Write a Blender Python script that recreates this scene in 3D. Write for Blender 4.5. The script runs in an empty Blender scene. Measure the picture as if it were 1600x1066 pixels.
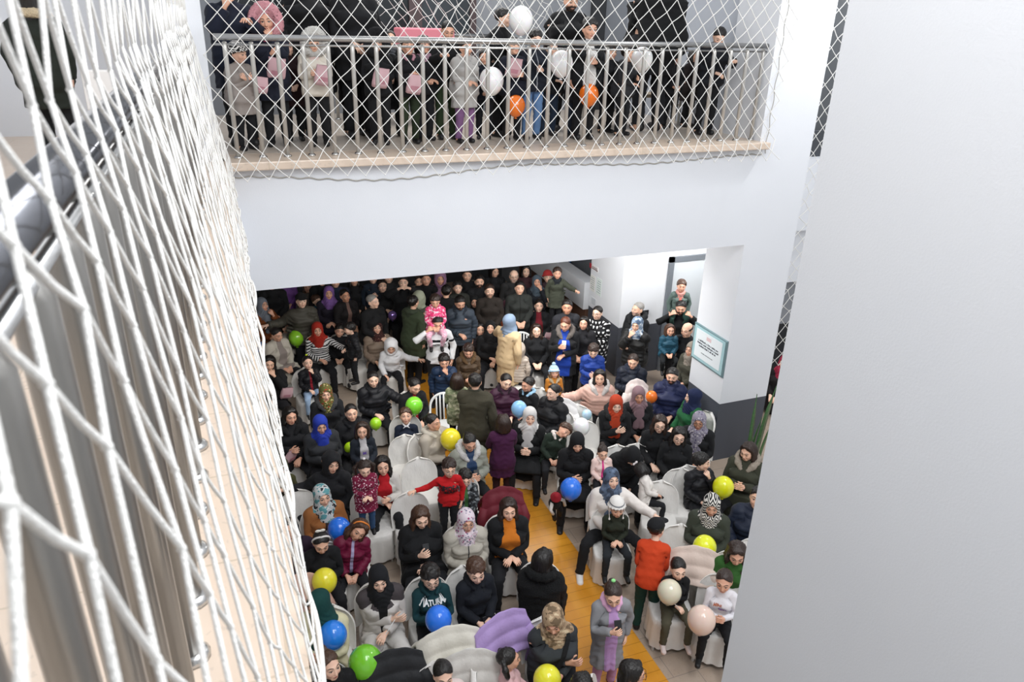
import bpy, bmesh, math, random
import numpy as np
from mathutils import Vector, Matrix
random.seed(7); rng = np.random.default_rng(7)
S = bpy.context.scene; C = S.collection
PI = math.pi
# ---------------------------------------------------------------- camera
F_PX = 1147.17; PITCH = .409085; YAW = .377202; ROLL = .0263039
CAM = np.array([0., 0., 6.5])
_cy, _sy, _cp, _sp = math.cos(YAW), math.sin(YAW), math.cos(PITCH), math.sin(PITCH)
FWD = np.array([_sy*_cp, _cy*_cp, -_sp]); _r = np.array([_cy, -_sy, 0.]); _u = np.cross(_r, FWD)
RIGHT = math.cos(ROLL)*_r + math.sin(ROLL)*_u
UP = -math.sin(ROLL)*_r + math.cos(ROLL)*_u
cd = bpy.data.cameras.new('camera'); cam = bpy.data.objects.new('camera', cd); C.objects.link(cam)
cam.matrix_world = Matrix(((RIGHT[0], UP[0], -FWD[0], CAM[0]), (RIGHT[1], UP[1], -FWD[1], CAM[1]), (RIGHT[2], UP[2], -FWD[2], CAM[2]), (0, 0, 0, 1)))
cd.sensor_width = 36; cd.lens = 36*F_PX/1600; cd.clip_start = .02; cd.clip_end = 100
cd.dof.use_dof = True; cd.dof.focus_distance = 9.0; cd.dof.aperture_fstop = 7.0
S.camera = cam
def at(px, py, z=None, Y=None, X=None):
    "the point of the place that the photo shows at a pixel, on a known level or wall"
    d = (px-800)/F_PX*RIGHT - (py-533)/F_PX*UP + FWD
    t = (z-CAM[2])/d[2] if z is not None else (Y/d[1] if Y is not None else X/d[0])
    return CAM + d*t
# ---------------------------------------------------------------- world, lights, exposure
W = bpy.data.worlds.new('world'); S.world = W; W.use_nodes = True
W.node_tree.nodes['Background'].inputs[0].default_value = (.93, .96, 1, 1)
W.node_tree.nodes['Background'].inputs[1].default_value = .55
def area(name, loc, size, energy, to, color=(1, 1, 1), sy=None, spread=PI):
    l = bpy.data.lights.new(name, 'AREA'); l.energy = energy; l.size = size; l.color = color; l.spread = spread
    if sy: l.shape = 'RECTANGLE'; l.size_y = sy
    o = bpy.data.objects.new(name, l); C.objects.link(o); o.location = loc
    o.rotation_euler = (Vector(to)-Vector(loc)).to_track_quat('-Z', 'Y').to_euler(); return o
area('atrium_skylight', (3.0, 1.2, 9.3), 4.5, 470, (3.3, 7.4, .8), (.97, .98, 1))
area('column_lamp', (8.6, 7.35, 8.2), .25, 70, (7.4, 8.3, 5.6))
area('unseen_hall_light', (3.2, 9.4, 3.5), 5.0, 95, (3.2, 12.0, 0), (1, .97, .92), .8)
area('unseen_hall_light', (4.6, 10.8, 3.5), .8, 85, (6.9, 10.4, 1.9), (1, .99, .97))  # added fill to brighten the column side and niche wall, no fixture there
area('unseen_hall_light', (8.2, 10.2, 3.5), .9, 60, (8.0, 11.6, 1.6), (1, .99, .97))
area('corridor_lamp', (3.4, 11.0, 8.3), 4.5, 75, (3.4, 10.0, 5), (1, .98, .95), 1.5)
area('landing_lamp', (-2.2, 4.6, 8.4), 3.0, 42, (-1.3, 4.8, 5), (1, .97, .93))
S.view_settings.view_transform = 'Standard'; S.view_settings.look = 'None'
S.view_settings.gamma = 1; S.view_settings.use_curve_mapping = False; S.view_settings.exposure = .35
S.cycles.max_bounces = 6; S.cycles.diffuse_bounces = 3; S.cycles.glossy_bounces = 2; S.cycles.transmission_bounces = 4
# ---------------------------------------------------------------- materials
def srgb(c):
    if isinstance(c, str):
        c = c.lstrip('#'); c = [int(c[i:i+2], 16)/255 for i in (0, 2, 4)]
    return tuple((v/12.92 if v <= .04045 else ((v+.055)/1.055)**2.4) for v in c[:3]) + (1,)
MC = {}
class NT:
    def __init__(s, name):
        s.m = bpy.data.materials.new(name); s.m.use_nodes = True; s.t = s.m.node_tree
        s.b = s.t.nodes['Principled BSDF']; s._rest = None
    def n(s, typ, **kw):
        x = s.t.nodes.new(typ)
        for k, v in kw.items(): setattr(x, k, v)
        return x
    def l(s, a, b): s.t.links.new(a, b)
    def setin(s, sock, v):
        if hasattr(v, 'is_linked') or hasattr(v, 'links'): s.l(v, sock)
        else: sock.default_value = v
    def math(s, op, a, b=0., c=None, clamp=False):
        x = s.n('ShaderNodeMath', operation=op, use_clamp=clamp); s.setin(x.inputs[0], a); s.setin(x.inputs[1], b)
        if c is not None: s.setin(x.inputs[2], c)
        return x.outputs[0]
    def mix(s, f, a, b):
        x = s.n('ShaderNodeMix', data_type='RGBA'); s.setin(x.inputs[0], f); s.setin(x.inputs[6], a); s.setin(x.inputs[7], b); return x.outputs[2]
    def rest(s):
        if s._rest is None:
            a = s.n('ShaderNodeAttribute', attribute_name='rest'); q = s.n('ShaderNodeSeparateXYZ'); s.l(a.outputs['Vector'], q.inputs[0])
            s._rest = (a.outputs['Vector'], q.outputs[0], q.outputs[1], q.outputs[2])
        return s._rest
    def noise(s, vec, scale, detail=2., scl=None):
        if scl:
            mp = s.n('ShaderNodeMapping'); mp.inputs['Scale'].default_value = scl; s.l(vec, mp.inputs[0]); vec = mp.outputs[0]
        x = s.n('ShaderNodeTexNoise'); x.inputs['Scale'].default_value = scale; x.inputs['Detail'].default_value = detail; s.l(vec, x.inputs['Vector']); return x
    def voro(s, vec, scale, feature='F1'):
        x = s.n('ShaderNodeTexVoronoi', feature=feature); x.inputs['Scale'].default_value = scale; s.l(vec, x.inputs['Vector']); return x
    def bump(s, h, strength, dist=.01):
        x = s.n('ShaderNodeBump'); x.inputs['Strength'].default_value = strength; x.inputs['Distance'].default_value = dist
        s.l(h, x.inputs['Height']); s.l(x.outputs[0], s.b.inputs['Normal'])
    def ell(s, cx, cz, rx, rz, soft=.25, mirror=True):
        "1 inside an ellipse of the rest front view"
        _, x, y, z = s.rest()
        ax = s.math('ABSOLUTE', x) if mirror else x
        dx = s.math('DIVIDE', s.math('SUBTRACT', ax, cx), rx); dz = s.math('DIVIDE', s.math('SUBTRACT', z, cz), rz)
        d = s.math('ADD', s.math('MULTIPLY', dx, dx), s.math('MULTIPLY', dz, dz))
        return s.math('DIVIDE', s.math('SUBTRACT', 1+soft, d), 2*soft, clamp=True)
def plain(name, col, rough=.6, metal=0., nz=0., scale=6., bump=0., bscale=40., spec=.5, coat=0., sss=0., trans=0., alpha=1.):
    key = ('plain', name, str(col), rough, metal, nz)
    if key in MC: return MC[key]
    k = NT(name); b = k.b; c = srgb(col)
    b.inputs['Roughness'].default_value = rough; b.inputs['Metallic'].default_value = metal
    b.inputs['Specular IOR Level'].default_value = spec; b.inputs['Coat Weight'].default_value = coat
    b.inputs['Transmission Weight'].default_value = trans; b.inputs['Alpha'].default_value = alpha
    if sss: b.inputs['Subsurface Weight'].default_value = sss; b.inputs['Subsurface Scale'].default_value = .02
    tc = k.n('ShaderNodeTexCoord').outputs['Object']
    if nz:
        n = k.noise(tc, scale, 4.)
        k.l(k.mix(k.math('MULTIPLY', n.outputs[0], nz), c, tuple(v*.55 for v in c[:3])+(1,)), b.inputs['Base Color'])
    else: b.inputs['Base Color'].default_value = c
    if bump: k.bump(k.noise(tc, bscale, 3.).outputs[0], bump)
    MC[key] = k.m; return k.m
def skin(tone='#c99c80', brow='#2a1c16', lip='#a8604f', beard=0):
    key = ('skin', tone, brow, lip, beard)
    if key in MC: return MC[key]
    k = NT('skin'); vec, x, y, z = k.rest(); b = k.b
    base = k.mix(k.noise(vec, 18, 3.).outputs[0], srgb(tone), tuple(min(1, v*f) for v, f in zip(srgb(tone)[:3], (1.06, .90, .86)))+(1,))
    front = k.math('LESS_THAN', y, -.045); head = k.math('GREATER_THAN', z, 1.50)
    fr = k.math('MULTIPLY', front, head)
    cheek = k.math('MULTIPLY', k.ell(.042, 1.575, .024, .022, .9), .22)
    base = k.mix(k.math('MULTIPLY', cheek, fr), base, srgb('#c87864'))
    if beard:
        bd = k.ell(0, 1.522, .075, .062, .3, False); mo = k.ell(0, 1.548, .022, .010, .4, False)
        bm = k.math('MULTIPLY', k.math('SUBTRACT', bd, mo, clamp=True), .55+.4*(beard-1)); base = k.mix(k.math('MULTIPLY', bm, head), base, srgb(brow))
        mu = k.ell(0, 1.5625, .027, .006, .5, False); base = k.mix(k.math('MULTIPLY', mu, k.math('MULTIPLY', fr, .8)), base, srgb(brow))
    br = k.math('SUBTRACT', k.ell(.033, 1.6325, .0215, .0085, .3), k.ell(.034, 1.6265, .020, .0070, .3), clamp=True)
    base = k.mix(k.math('MULTIPLY', k.math('MULTIPLY', br, .9), fr), base, srgb(brow))
    ln = k.ell(.0325, 1.6122, .0165, .0062, .3); base = k.mix(k.math('MULTIPLY', k.math('MULTIPLY', ln, .8), fr), base, srgb('#2b1a16'))
    ew = k.ell(.0325, 1.6078, .0138, .0052, .2); base = k.mix(k.math('MULTIPLY', ew, fr), base, srgb('#b8aaa2'))
    ir = k.ell(.0325, 1.6088, .0066, .0066, .2); base = k.mix(k.math('MULTIPLY', k.math('MULTIPLY', ir, ew), fr), base, srgb('#1d1210'))
    lp = k.ell(0, 1.5485, .0235, .0078, .3, False); base = k.mix(k.math('MULTIPLY', k.math('MULTIPLY', lp, fr), .8), base, srgb(lip))
    ll = k.ell(0, 1.549, .020, .0014, .5, False); base = k.mix(k.math('MULTIPLY', k.math('MULTIPLY', ll, fr), .8), base, srgb('#5a2a24'))
    ns = k.ell(.0075, 1.5655, .004, .0028, .4); base = k.mix(k.math('MULTIPLY', k.math('MULTIPLY', ns, fr), .7), base, srgb('#5a3228'))
    k.l(base, b.inputs['Base Color']); b.inputs['Roughness'].default_value = .48
    b.inputs['Subsurface Weight'].default_value = .06; b.inputs['Subsurface Scale'].default_value = .01
    MC[key] = k.m; return k.m
def hairmat(col):
    key = ('hair', col)
    if key in MC: return MC[key]
    k = NT('hair'); vec, x, y, z = k.rest(); c = srgb(col)
    n = k.noise(vec, 60, 3., (1, 1, .12)).outputs[0]
    k.l(k.mix(n, tuple(v*.5 for v in c[:3])+(1,), tuple(min(1, v*1.5+.004) for v in c[:3])+(1,)), k.b.inputs['Base Color'])
    k.b.inputs['Roughness'].default_value = .38; k.bump(n, .8, .012)
    MC[key] = k.m; return k.m
def cloth(col, pat='plain', c2='#ffffff', c3='#888888', rough=.85, open_=None, inner='#222222', shine=0., zipc=None, sc=1.):
    "woven cloth; pat is a print; open_ = (half width at the neck, half width at the hem) shows the inner top between the fronts"
    key = ('cloth', col, pat, c2, c3, rough, open_, inner, shine, zipc, sc)
    if key in MC: return MC[key]
    k = NT('cloth'); vec, x, y, z = k.rest(); b = k.b; c = srgb(col)
    big = k.noise(vec, 7, 3.).outputs[0]
    base = k.mix(k.math('MULTIPLY', big, .35), tuple(min(1, v*1.08+.002) for v in c[:3])+(1,), tuple(v*.72 for v in c[:3])+(1,))
    hgt = k.noise(vec, 55, 3.).outputs[0]; bs = .35
    if pat == 'stripes':
        f = k.math('GREATER_THAN', k.math('SINE', k.math('MULTIPLY', z, 2*PI/.045)), .15); base = k.mix(f, base, srgb(c2))
    elif pat == 'dots':
        v = k.voro(vec, 22*sc); base = k.mix(k.math('LESS_THAN', v.outputs['Distance'], .30), base, srgb(c2))
    elif pat == 'hearts':
        px = k.math('MULTIPLY', x, 11.5*sc); pz = k.math('MULTIPLY', z, 10.*sc); row = k.math('FLOOR', pz)
        px = k.math('ADD', px, k.math('MULTIPLY', k.math('MODULO', row, 2.), .5))
        u = k.math('SUBTRACT', k.math('FRACT', k.math('ADD', px, 20.)), .5); w = k.math('SUBTRACT', k.math('FRACT', pz), .5)
        u = k.math('ABSOLUTE', u); w2 = k.math('SUBTRACT', w, k.math('MULTIPLY', u, .85))
        d = k.math('ADD', k.math('MULTIPLY', k.math('MULTIPLY', u, u), 1.0), k.math('MULTIPLY', w2, w2))
        base = k.mix(k.math('LESS_THAN', d, .062), base, srgb(c2))
    elif pat == 'floral':
        v = k.voro(vec, 30*sc); f1 = k.math('LESS_THAN', v.outputs['Distance'], .36)
        pick = k.n('ShaderNodeSeparateColor'); k.l(v.outputs['Color'], pick.inputs[0])
        base = k.mix(f1, base, k.mix(k.math('GREATER_THAN', pick.outputs[0], .5), srgb(c2), srgb(c3)))
    elif pat == 'marble':
        n = k.noise(vec, 14*sc, 4.).outputs[0]
        base = k.mix(k.math('GREATER_THAN', n, .55), base, srgb(c2)); base = k.mix(k.math('LESS_THAN', n, .43), base, srgb(c3))
    elif pat == 'zigzag':
        tri = k.math('PINGPONG', k.math('MULTIPLY', x, 1.), .03)
        f = k.math('GREATER_THAN', k.math('SINE', k.math('MULTIPLY', k.math('ADD', z, k.math('MULTIPLY', tri, 1.3)), 2*PI/.034)), 0.)
        base = k.mix(f, base, srgb(c2))
    elif pat == 'band':
        f = k.math('COMPARE', z, 1.315, .018); base = k.mix(f, base, srgb(c2))
    elif pat == 'shoulders':
        f = k.math('GREATER_THAN', k.math('SUBTRACT', z, k.math('MULTIPLY', k.math('ABSOLUTE', x), .25)), 1.30); base = k.mix(f, base, srgb(c2))
    elif pat == 'hatbrim':
        f = k.math('COMPARE', z, 1.69, .008); base = k.mix(f, base, srgb(c2))
    elif pat == 'pompom':
        f = k.math('GREATER_THAN', z, 1.71); base = k.mix(f, base, srgb(c2))
    elif pat == 'rib':
        hgt = k.math('SINE', k.math('MULTIPLY', x, 2*PI/.012)); bs = .5
    if pat == 'fur' or shine < -.5:
        hgt = k.noise(vec, 110, 3.).outputs[0]; bs = 1.
        base = k.mix(hgt, tuple(v*.55 for v in c[:3])+(1,), tuple(min(1, v*1.25+.003) for v in c[:3])+(1,))
    if zipc:
        f = k.math('MULTIPLY', k.math('LESS_THAN', k.math('ABSOLUTE', x), .006), k.math('LESS_THAN', y, -.03)); base = k.mix(f, base, srgb(zipc))
    if open_:
        t = k.math('DIVIDE', k.math('SUBTRACT', 1.46, z), .6, clamp=True)
        hw = k.math('ADD', open_[0], k.math('MULTIPLY', t, open_[1]-open_[0]))
        f = k.math('MULTIPLY', k.math('LESS_THAN', k.math('ABSOLUTE', x), hw), k.math('LESS_THAN', y, -.02)); base = k.mix(f, base, srgb(inner))
    k.l(base, b.inputs['Base Color']); b.inputs['Roughness'].default_value = rough
    b.inputs['Sheen Weight'].default_value = .02; b.inputs['Specular IOR Level'].default_value = .3
    k.bump(hgt, bs, .006 if pat != 'fur' else .02)
    MC[key] = k.m; return k.m
# ---------------------------------------------------------------- object helpers
def tag(o, label=None, cat=None, group=None, kind=None):
    if label: o['label'] = label
    if cat: o['category'] = cat
    if group: o['group'] = group
    if kind: o['kind'] = kind
    return o
def link_mesh(name, verts, faces, mat=None, parent=None, smooth=False):
    me = bpy.data.meshes.new(name)
    verts = np.asarray(verts, np.float32); 
    if isinstance(faces, np.ndarray):
        n, k = faces.shape
        me.vertices.add(len(verts)); me.vertices.foreach_set('co', verts.ravel())
        me.loops.add(n*k); me.loops.foreach_set('vertex_index', faces.astype(np.int32).ravel())
        me.polygons.add(n); me.polygons.foreach_set('loop_start', np.arange(0, n*k, k, dtype=np.int32))
        me.update(calc_edges=True)
    else: me.from_pydata([tuple(v) for v in verts.tolist()], [], faces); me.update()
    if smooth: me.polygons.foreach_set('use_smooth', [True]*len(me.polygons))
    o = bpy.data.objects.new(name, me); C.objects.link(o)
    if mat: me.materials.append(mat)
    if parent: o.parent = parent
    return o
def empty(name, loc=(0, 0, 0), rz=0., parent=None):
    o = bpy.data.objects.new(name, None); C.objects.link(o); o.location = loc; o.rotation_euler = (0, 0, rz); o.empty_display_size = .1
    if parent: o.parent = parent
    return o
class MB:
    def __init__(s): s.v = []; s.f = []
    def box(s, x0, y0, z0, x1, y1, z1, bev=0.):
        b = len(s.v)
        if bev:
            bm = bmesh.new(); bmesh.ops.create_cube(bm, size=1)
            for v in bm.verts: v.co = Vector(((x0+x1)/2+v.co.x*(x1-x0), (y0+y1)/2+v.co.y*(y1-y0), (z0+z1)/2+v.co.z*(z1-z0)))
            bmesh.ops.bevel(bm, geom=bm.edges[:], offset=bev, segments=2, affect='EDGES', profile=.5)
            for i, v in enumerate(bm.verts): v.index = i
            s.v += [tuple(v.co) for v in bm.verts]; s.f += [[v.index+b for v in f.verts] for f in bm.faces]; bm.free(); return s
        s.v += [(x, y, z) for z in (z0, z1) for y in (y0, y1) for x in (x0, x1)]
        s.f += [[b+i for i in q] for q in ((0, 2, 3, 1), (4, 5, 7, 6), (0, 1, 5, 4), (2, 6, 7, 3), (0, 4, 6, 2), (1, 3, 7, 5))]; return s
    def tube(s, pts, r, n=8, cap=True):
        pts = [Vector(p) for p in pts]; b = len(s.v); rr = r if isinstance(r, (list, tuple)) else [r]*len(pts); up = None
        for i, p in enumerate(pts):
            d = (pts[min(i+1, len(pts)-1)]-pts[max(i-1, 0)]).normalized()
            if up is None: up = d.orthogonal().normalized()
            up = (up-d*up.dot(d)).normalized(); sd = d.cross(up)
            for k in range(n):
                a = 2*PI*k/n; s.v.append(tuple(p+(up*math.cos(a)+sd*math.sin(a))*rr[i]))
        for i in range(len(pts)-1):
            for k in range(n): s.f.append([b+i*n+k, b+i*n+(k+1) % n, b+(i+1)*n+(k+1) % n, b+(i+1)*n+k])
        if cap: s.f.append([b+k for k in range(n)][::-1]); s.f.append([b+(len(pts)-1)*n+k for k in range(n)])
        return s
    def lathe(s, prof, n=24, c=(0, 0, 0)):
        b = len(s.v)
        for r, z in prof:
            for k in range(n): a = 2*PI*k/n; s.v.append((c[0]+r*math.cos(a), c[1]+r*math.sin(a), c[2]+z))
        for i in range(len(prof)-1):
            for k in range(n): s.f.append([b+i*n+k, b+i*n+(k+1) % n, b+(i+1)*n+(k+1) % n, b+(i+1)*n+k])
        s.f.append([b+k for k in range(n)][::-1]); s.f.append([b+(len(prof)-1)*n+k for k in range(n)])
        return s
    def build(s, name, mat=None, parent=None, smooth=False): return link_mesh(name, s.v, s.f, mat, parent, smooth)
# ================================================================ the setting
def tilemat(name, col, tile=.6, joint='#b8a894', nz=.35):
    k = NT(name); tc = k.n('ShaderNodeTexCoord').outputs['Object']; c = srgb(col)
    br = k.n('ShaderNodeTexBrick'); br.offset = .5; br.inputs['Scale'].default_value = 1.; br.inputs['Mortar Size'].default_value = .004
    br.inputs['Brick Width'].default_value = tile; br.inputs['Row Height'].default_value = tile*.5 if tile > .5 else tile
    k.l(tc, br.inputs['Vector'])
    n = k.noise(tc, 5, 6.).outputs[0]; n2 = k.noise(tc, 38, 4.).outputs[0]
    a = k.mix(k.math('MULTIPLY', n, nz), c, tuple(v*f for v, f in zip(c[:3], (.80, .66, .52)))+(1,))
    a = k.mix(k.math('GREATER_THAN', n2, .62), a, k.mix(.25, a, tuple(v*.6 for v in c[:3])+(1,)))
    br.inputs['Mortar'].default_value = srgb(joint); k.l(a, br.inputs['Color1']); k.l(a, br.inputs['Color2'])
    k.l(br.outputs['Color'], k.b.inputs['Base Color']); k.b.inputs['Roughness'].default_value = .32
    return k.m
def dadomat(dado=None, base_c='#e6e9ee'):
    k = NT('painted_wall'); tc = k.n('ShaderNodeNewGeometry').outputs['Position']; q = k.n('ShaderNodeSeparateXYZ'); k.l(tc, q.inputs[0])
    n = k.noise(tc, 2.2, 4.).outputs[0]
    w = k.mix(k.math('MULTIPLY', n, .25), srgb(base_c), srgb('#d3d7de'))
    if dado: w = k.mix(k.math('LESS_THAN', q.outputs[2], dado), w, srgb('#4c5059'))
    k.l(w, k.b.inputs['Base Color']); k.b.inputs['Roughness'].default_value = .55; k.bump(k.noise(tc, 90, 2.).outputs[0], .08)
    return k.m
M_white = dadomat(); M_near = dadomat(None, '#e2e4e7'); M_dado = dadomat(1.055)
M_trav = tilemat('travertine', '#e0d0c0', .9, '#c9b7a2', .40)
M_floor = tilemat('floor_tile', '#b9aa9c', .6, '#8f857c', .5)
M_cfloor = tilemat('corridor_tile', '#cfc6bc', .6, '#9a918a', .4)
M_steel = plain('stainless_steel', '#c3c3c2', .24, 1., bump=.03, bscale=8)
M_dsteel = plain('brushed_steel', '#c9c7c2', .38, .55)
M_net = plain('net_cord', '#efeeea', .75, bump=.5, bscale=300)
M_dark = plain('dark_wall', '#34363a', .8); M_grey = plain('grey_paint', '#8c9096', .6, nz=.2)
M_frame = plain('door_frame', '#6e747b', .5); M_door = plain('door_leaf', '#cfd5da', .5)
def struct(name, mb, mat): return tag(mb.build(name, mat), kind='structure')
struct('floor_hall', MB().box(-4, -3, -.2, 12, 19, 0), M_floor)
# yellow boarded runner in the aisle
k = NT('yellow_boards'); tc = k.n('ShaderNodeTexCoord').outputs['Object']; q = k.n('ShaderNodeSeparateXYZ'); k.l(tc, q.inputs[0])
brd = k.math('FRACT', k.math('DIVIDE', q.outputs[1], .14)); jn = k.math('LESS_THAN', brd, .05)
nn = k.noise(tc, 6, 5., (1, .2, 1)).outputs[0]
cc = k.mix(nn, srgb('#e3a338'), srgb('#bd7616'))
k.l(k.mix(k.math('MULTIPLY', jn, .6), cc, srgb('#8a5208')), k.b.inputs['Base Color']); k.b.inputs['Roughness'].default_value = .3
tag(MB().box(2.78, 3.2, .0, 3.79, 14, .05, .008).build('aisle_runner', k.m), 'yellow boarded runner laid along the aisle between the seated blocks', 'runner')
# far balcony: beam, ledge, slab
struct('wall_beam', MB().box(-.6, 8.33, 3.65, 6.85, 8.75, 5.01), M_white)
struct('trim_ledge', MB().box(.02, 8.2, 5.01, 6.93, 8.75, 5.1, .012), M_trav)
struct('floor_balcony', MB().box(-.6, 8.75, 4.75, 7.75, 16, 5.1), M_cfloor)
struct('ceiling_hall', MB().box(-4, 8.75, 3.65, 12, 19, 4.75), M_white)
# main column right of the beam
struct('wall_column', MB().box(6.85, 8.33, 0, 7.75, 9.19, 9.4), M_dado)
struct('wall_recess', MB().box(6.93, 9.19, 5.1, 7.2, 12.4, 9.4), plain('pale_blue_wall', '#bcc2cc', .6, nz=.15))
# ground floor walls behind the column
struct('wall_niche', MB().box(6.85, 11.63, 0, 10.5, 12.95, 3.65), M_dado)
struct('trim_door_frame', MB().box(7.83, 11.57, 0, 7.93, 11.63, 2.42).box(8.83, 11.57, 0, 8.93, 11.63, 2.42).box(7.83, 11.57, 2.32, 8.93, 11.63, 2.42), M_frame)
struct('door_1', MB().box(7.93, 11.6, 0, 8.83, 11.63, 2.32), M_door)
struct('wall_east', MB().box(10.3, 8.6, 0, 10.5, 11.63, 3.65), M_dado)
struct('wall_shade_panel', MB().box(8.25, 9.75, 0, 10.3, 9.85, 2.0), M_dark)  # added dark panel standing in for shade in the ground floor corridor
struct('wall_back', MB().box(-4, 18.2, 0, 12, 18.4, 3.65), M_dark)
struct('wall_stair', MB().box(6.85, 14.6, 0, 7.05, 18.2, 1.25), M_grey)
struct('trim_parapet', MB().box(6.75, 13.0, .95, 7.0, 16.8, 1.5).box(6.75, 13.0, 1.5, 7.05, 16.8, 1.55), M_white)
struct('wall_parapet_base', MB().box(6.8, 13.0, 0, 6.98, 16.8, .95), plain('brown_panel', '#5a3f30', .7))
struct('wall_stair_side', MB().box(7.8, 13.0, 0, 8.0, 18.2, 3.65), M_grey)
struct('wall_west', MB().box(-4.1, -3, 0, -4, 19, 3.65), M_white)
# near balcony at the left
struct('floor_landing', MB().box(-4, -2.5, 4.7, .045, 8.33, 5.1).box(-4, 8.33, 4.7, -.6, 10.6, 5.1), M_trav)
struct('wall_landing_fascia', MB().box(-.05, -2.5, 3.9, .0, 8.33, 4.7), M_white)
struct('wall_landing_back', MB().box(-3.2, -2.5, 5.1, -3.0, 10.6, 9.2), M_white)
struct('wall_landing_end', MB().box(-3.2, 10.6, 5.1, -.28, 10.8, 9.2), M_white)
struct('wall_corner_pier', MB().box(-.32, 8.33, 5.1, -.02, 9.2, 9.2), M_white)
# big column close to the camera at the right
struct('wall_near_column', MB().box(2.60, -1.5, 0, 3.1, 2.73, 9.2), M_near)
# behind the slit between both columns
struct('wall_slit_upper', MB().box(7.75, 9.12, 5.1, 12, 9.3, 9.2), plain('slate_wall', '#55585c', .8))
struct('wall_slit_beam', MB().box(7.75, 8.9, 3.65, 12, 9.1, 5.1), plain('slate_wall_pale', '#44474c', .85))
struct('trim_slit_soffit', MB().box(7.75, 8.9, 2.75, 12, 9.0, 3.65), M_white)
struct('wall_slit_lower', MB().box(7.75, 9.05, 1.95, 9.2, 9.2, 2.75), M_grey)
# upper corridor behind the far balcony
struct('wall_corridor', MB().box(-.6, 12.4, 5.1, 12, 12.6, 9.2), M_grey)
struct('window_1', MB().box(.4, 12.33, 5.9, 3.0, 12.4, 8.6), plain('dark_glass', '#20262a', .15))
struct('window_2', MB().box(3.2, 12.33, 5.9, 4.0, 12.4, 8.6), plain('dark_glass', '#3a4045', .15))
struct('trim_window_bars', MB().box(.3, 12.28, 5.8, .4, 12.36, 8.7).box(3.0, 12.28, 5.8, 3.2, 12.36, 8.7).box(4.0, 12.28, 5.8, 4.1, 12.36, 8.7).box(1.6, 12.28, 5.8, 1.7, 12.36, 8.7).box(.3, 12.28, 5.8, 4.1, 12.36, 5.9), plain('maroon_frame', '#4a3c3e', .5))
struct('door_2', MB().box(6.2, 12.3, 5.1, 6.45, 12.4, 8.2), M_dark)
# ---------------------------------------------------------------- railings
def railing(name, label, p0, p1, spacing, zf, group=None, bm_=None, rm_=None):
    p0 = np.array(p0, float); p1 = np.array(p1, float); L = np.linalg.norm(p1-p0); d = (p1-p0)/L
    root = empty(name, (p0[0], p0[1], zf), math.atan2(d[1], d[0])); tag(root, label, 'railing', group)
    MB().tube([(0, 0, 1.20), (L, 0, 1.20)], .032, 14).build('top_rail', rm_ or M_steel, root, True)
    MB().tube([(0, .0, 1.13), (L, .0, 1.13)], .012, 8).build('lower_rail', M_steel, root, True)
    n = int(L/spacing); m0 = None; f0 = None
    for i in range(n+1):
        x = .1+(L-.2)*i/n
        if m0 is None:
            m0 = MB().tube([(0, 0, 0), (0, 0, 1.06), (0, .0, 1.11), (0, .02, 1.15)], .024, 12).build('baluster', bm_ or M_dsteel, root, True); o = m0
            f0 = MB().lathe([(.042, 0), (.042, .012), (.034, .022), (.026, .026)], 14).build('base_flange', M_steel, o, True)
        else:
            o = m0.copy(); C.objects.link(o); o.parent = root
            f = f0.copy(); C.objects.link(f); f.parent = o
        o.location = (x, 0, 0)
    return root
railing('balcony_railing', 'stainless steel railing standing on the far upper balcony ledge', (.06, 8.47), (6.9, 8.47), .262, 5.1)
railing('landing_railing', 'stainless steel railing close by on the left landing edge', (-.21, -1.2), (-.21, 8.3), .2, 5.1, None, plain('dull_steel', '#9a9894', .35, .85), plain('polished_steel', '#77787c', .18, 1.))
r3 = railing('corridor_railing', 'steel railing at the back of the upper balcony behind the onlookers', (1.6, 11.6), (4.3, 11.6), .26, 5.1)
# ---------------------------------------------------------------- safety nets
def net(name, label, surf, nu, nv, r, jit=.0, seed=1, n=4):
    "diamond net over surf(u,v), u and v in 0..1; cords run along both diagonals, a knot at every crossing"
    rg = random.Random(seed); mb = MB(); P = {}
    for i in range(nu+1):
        for j in range(2*nv+1):
            u = (i+(.5 if j % 2 else 0))/nu; v = j/(2*nv)
            if u <= 1.0001:
                p = Vector(surf(u, v)); P[i, j] = p+Vector((rg.gauss(0, jit), rg.gauss(0, jit*.5), rg.gauss(0, jit)))
    for (i, j), p in P.items():
        if j < 2*nv:
            for di in ((0, 1) if j % 2 else (0, -1)):
                q = P.get((i+di, j+1))
                if q is not None:
                    mb.tube([p, (p+q)/2+Vector((0, 0, -.004)), q], r, n, False)
        for s in range(1):
            mb.tube([p-Vector((0, 0, r*1.5)), p, p+Vector((0, 0, r*1.5))], [r*.8, r*1.6, r*.8], 5)
    o = mb.build(name, M_net, None, True); return tag(o, label, 'net')
def s_far(u, v):
    x = -.02+7.0*u; z = 4.92+3.2*v
    y = 8.18-.16*math.exp(-((z-5.1)/.25)**2)*0+.05*math.sin(x*2.1)*v
    if z < 5.12: y = 8.10-(5.12-z)*.1
    return (x+.05*math.sin(z*3+x), y, z+.03*math.sin(x*1.7))
net('safety_net', 'white diamond safety net hanging over the far upper balcony railing', s_far, 33, 13, .0050, .006, 3)
def prof(v):
    k = [(.0, .075, 5.02), (.12, .06, 5.14), (.30, -.01, 5.55), (.45, -.07, 5.95), (.58, -.12, 6.28), (.68, -.15, 6.42), (.80, -.15, 6.75), (1., -.13, 7.6)]
    for a, b in zip(k, k[1:]):
        if v <= b[0]: t = (v-a[0])/(b[0]-a[0]); t = t*t*(3-2*t)*.5+t*.5; return a[1]+(b[1]-a[1])*t, a[2]+(b[2]-a[2])*t
    return k[-1][1:]
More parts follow.
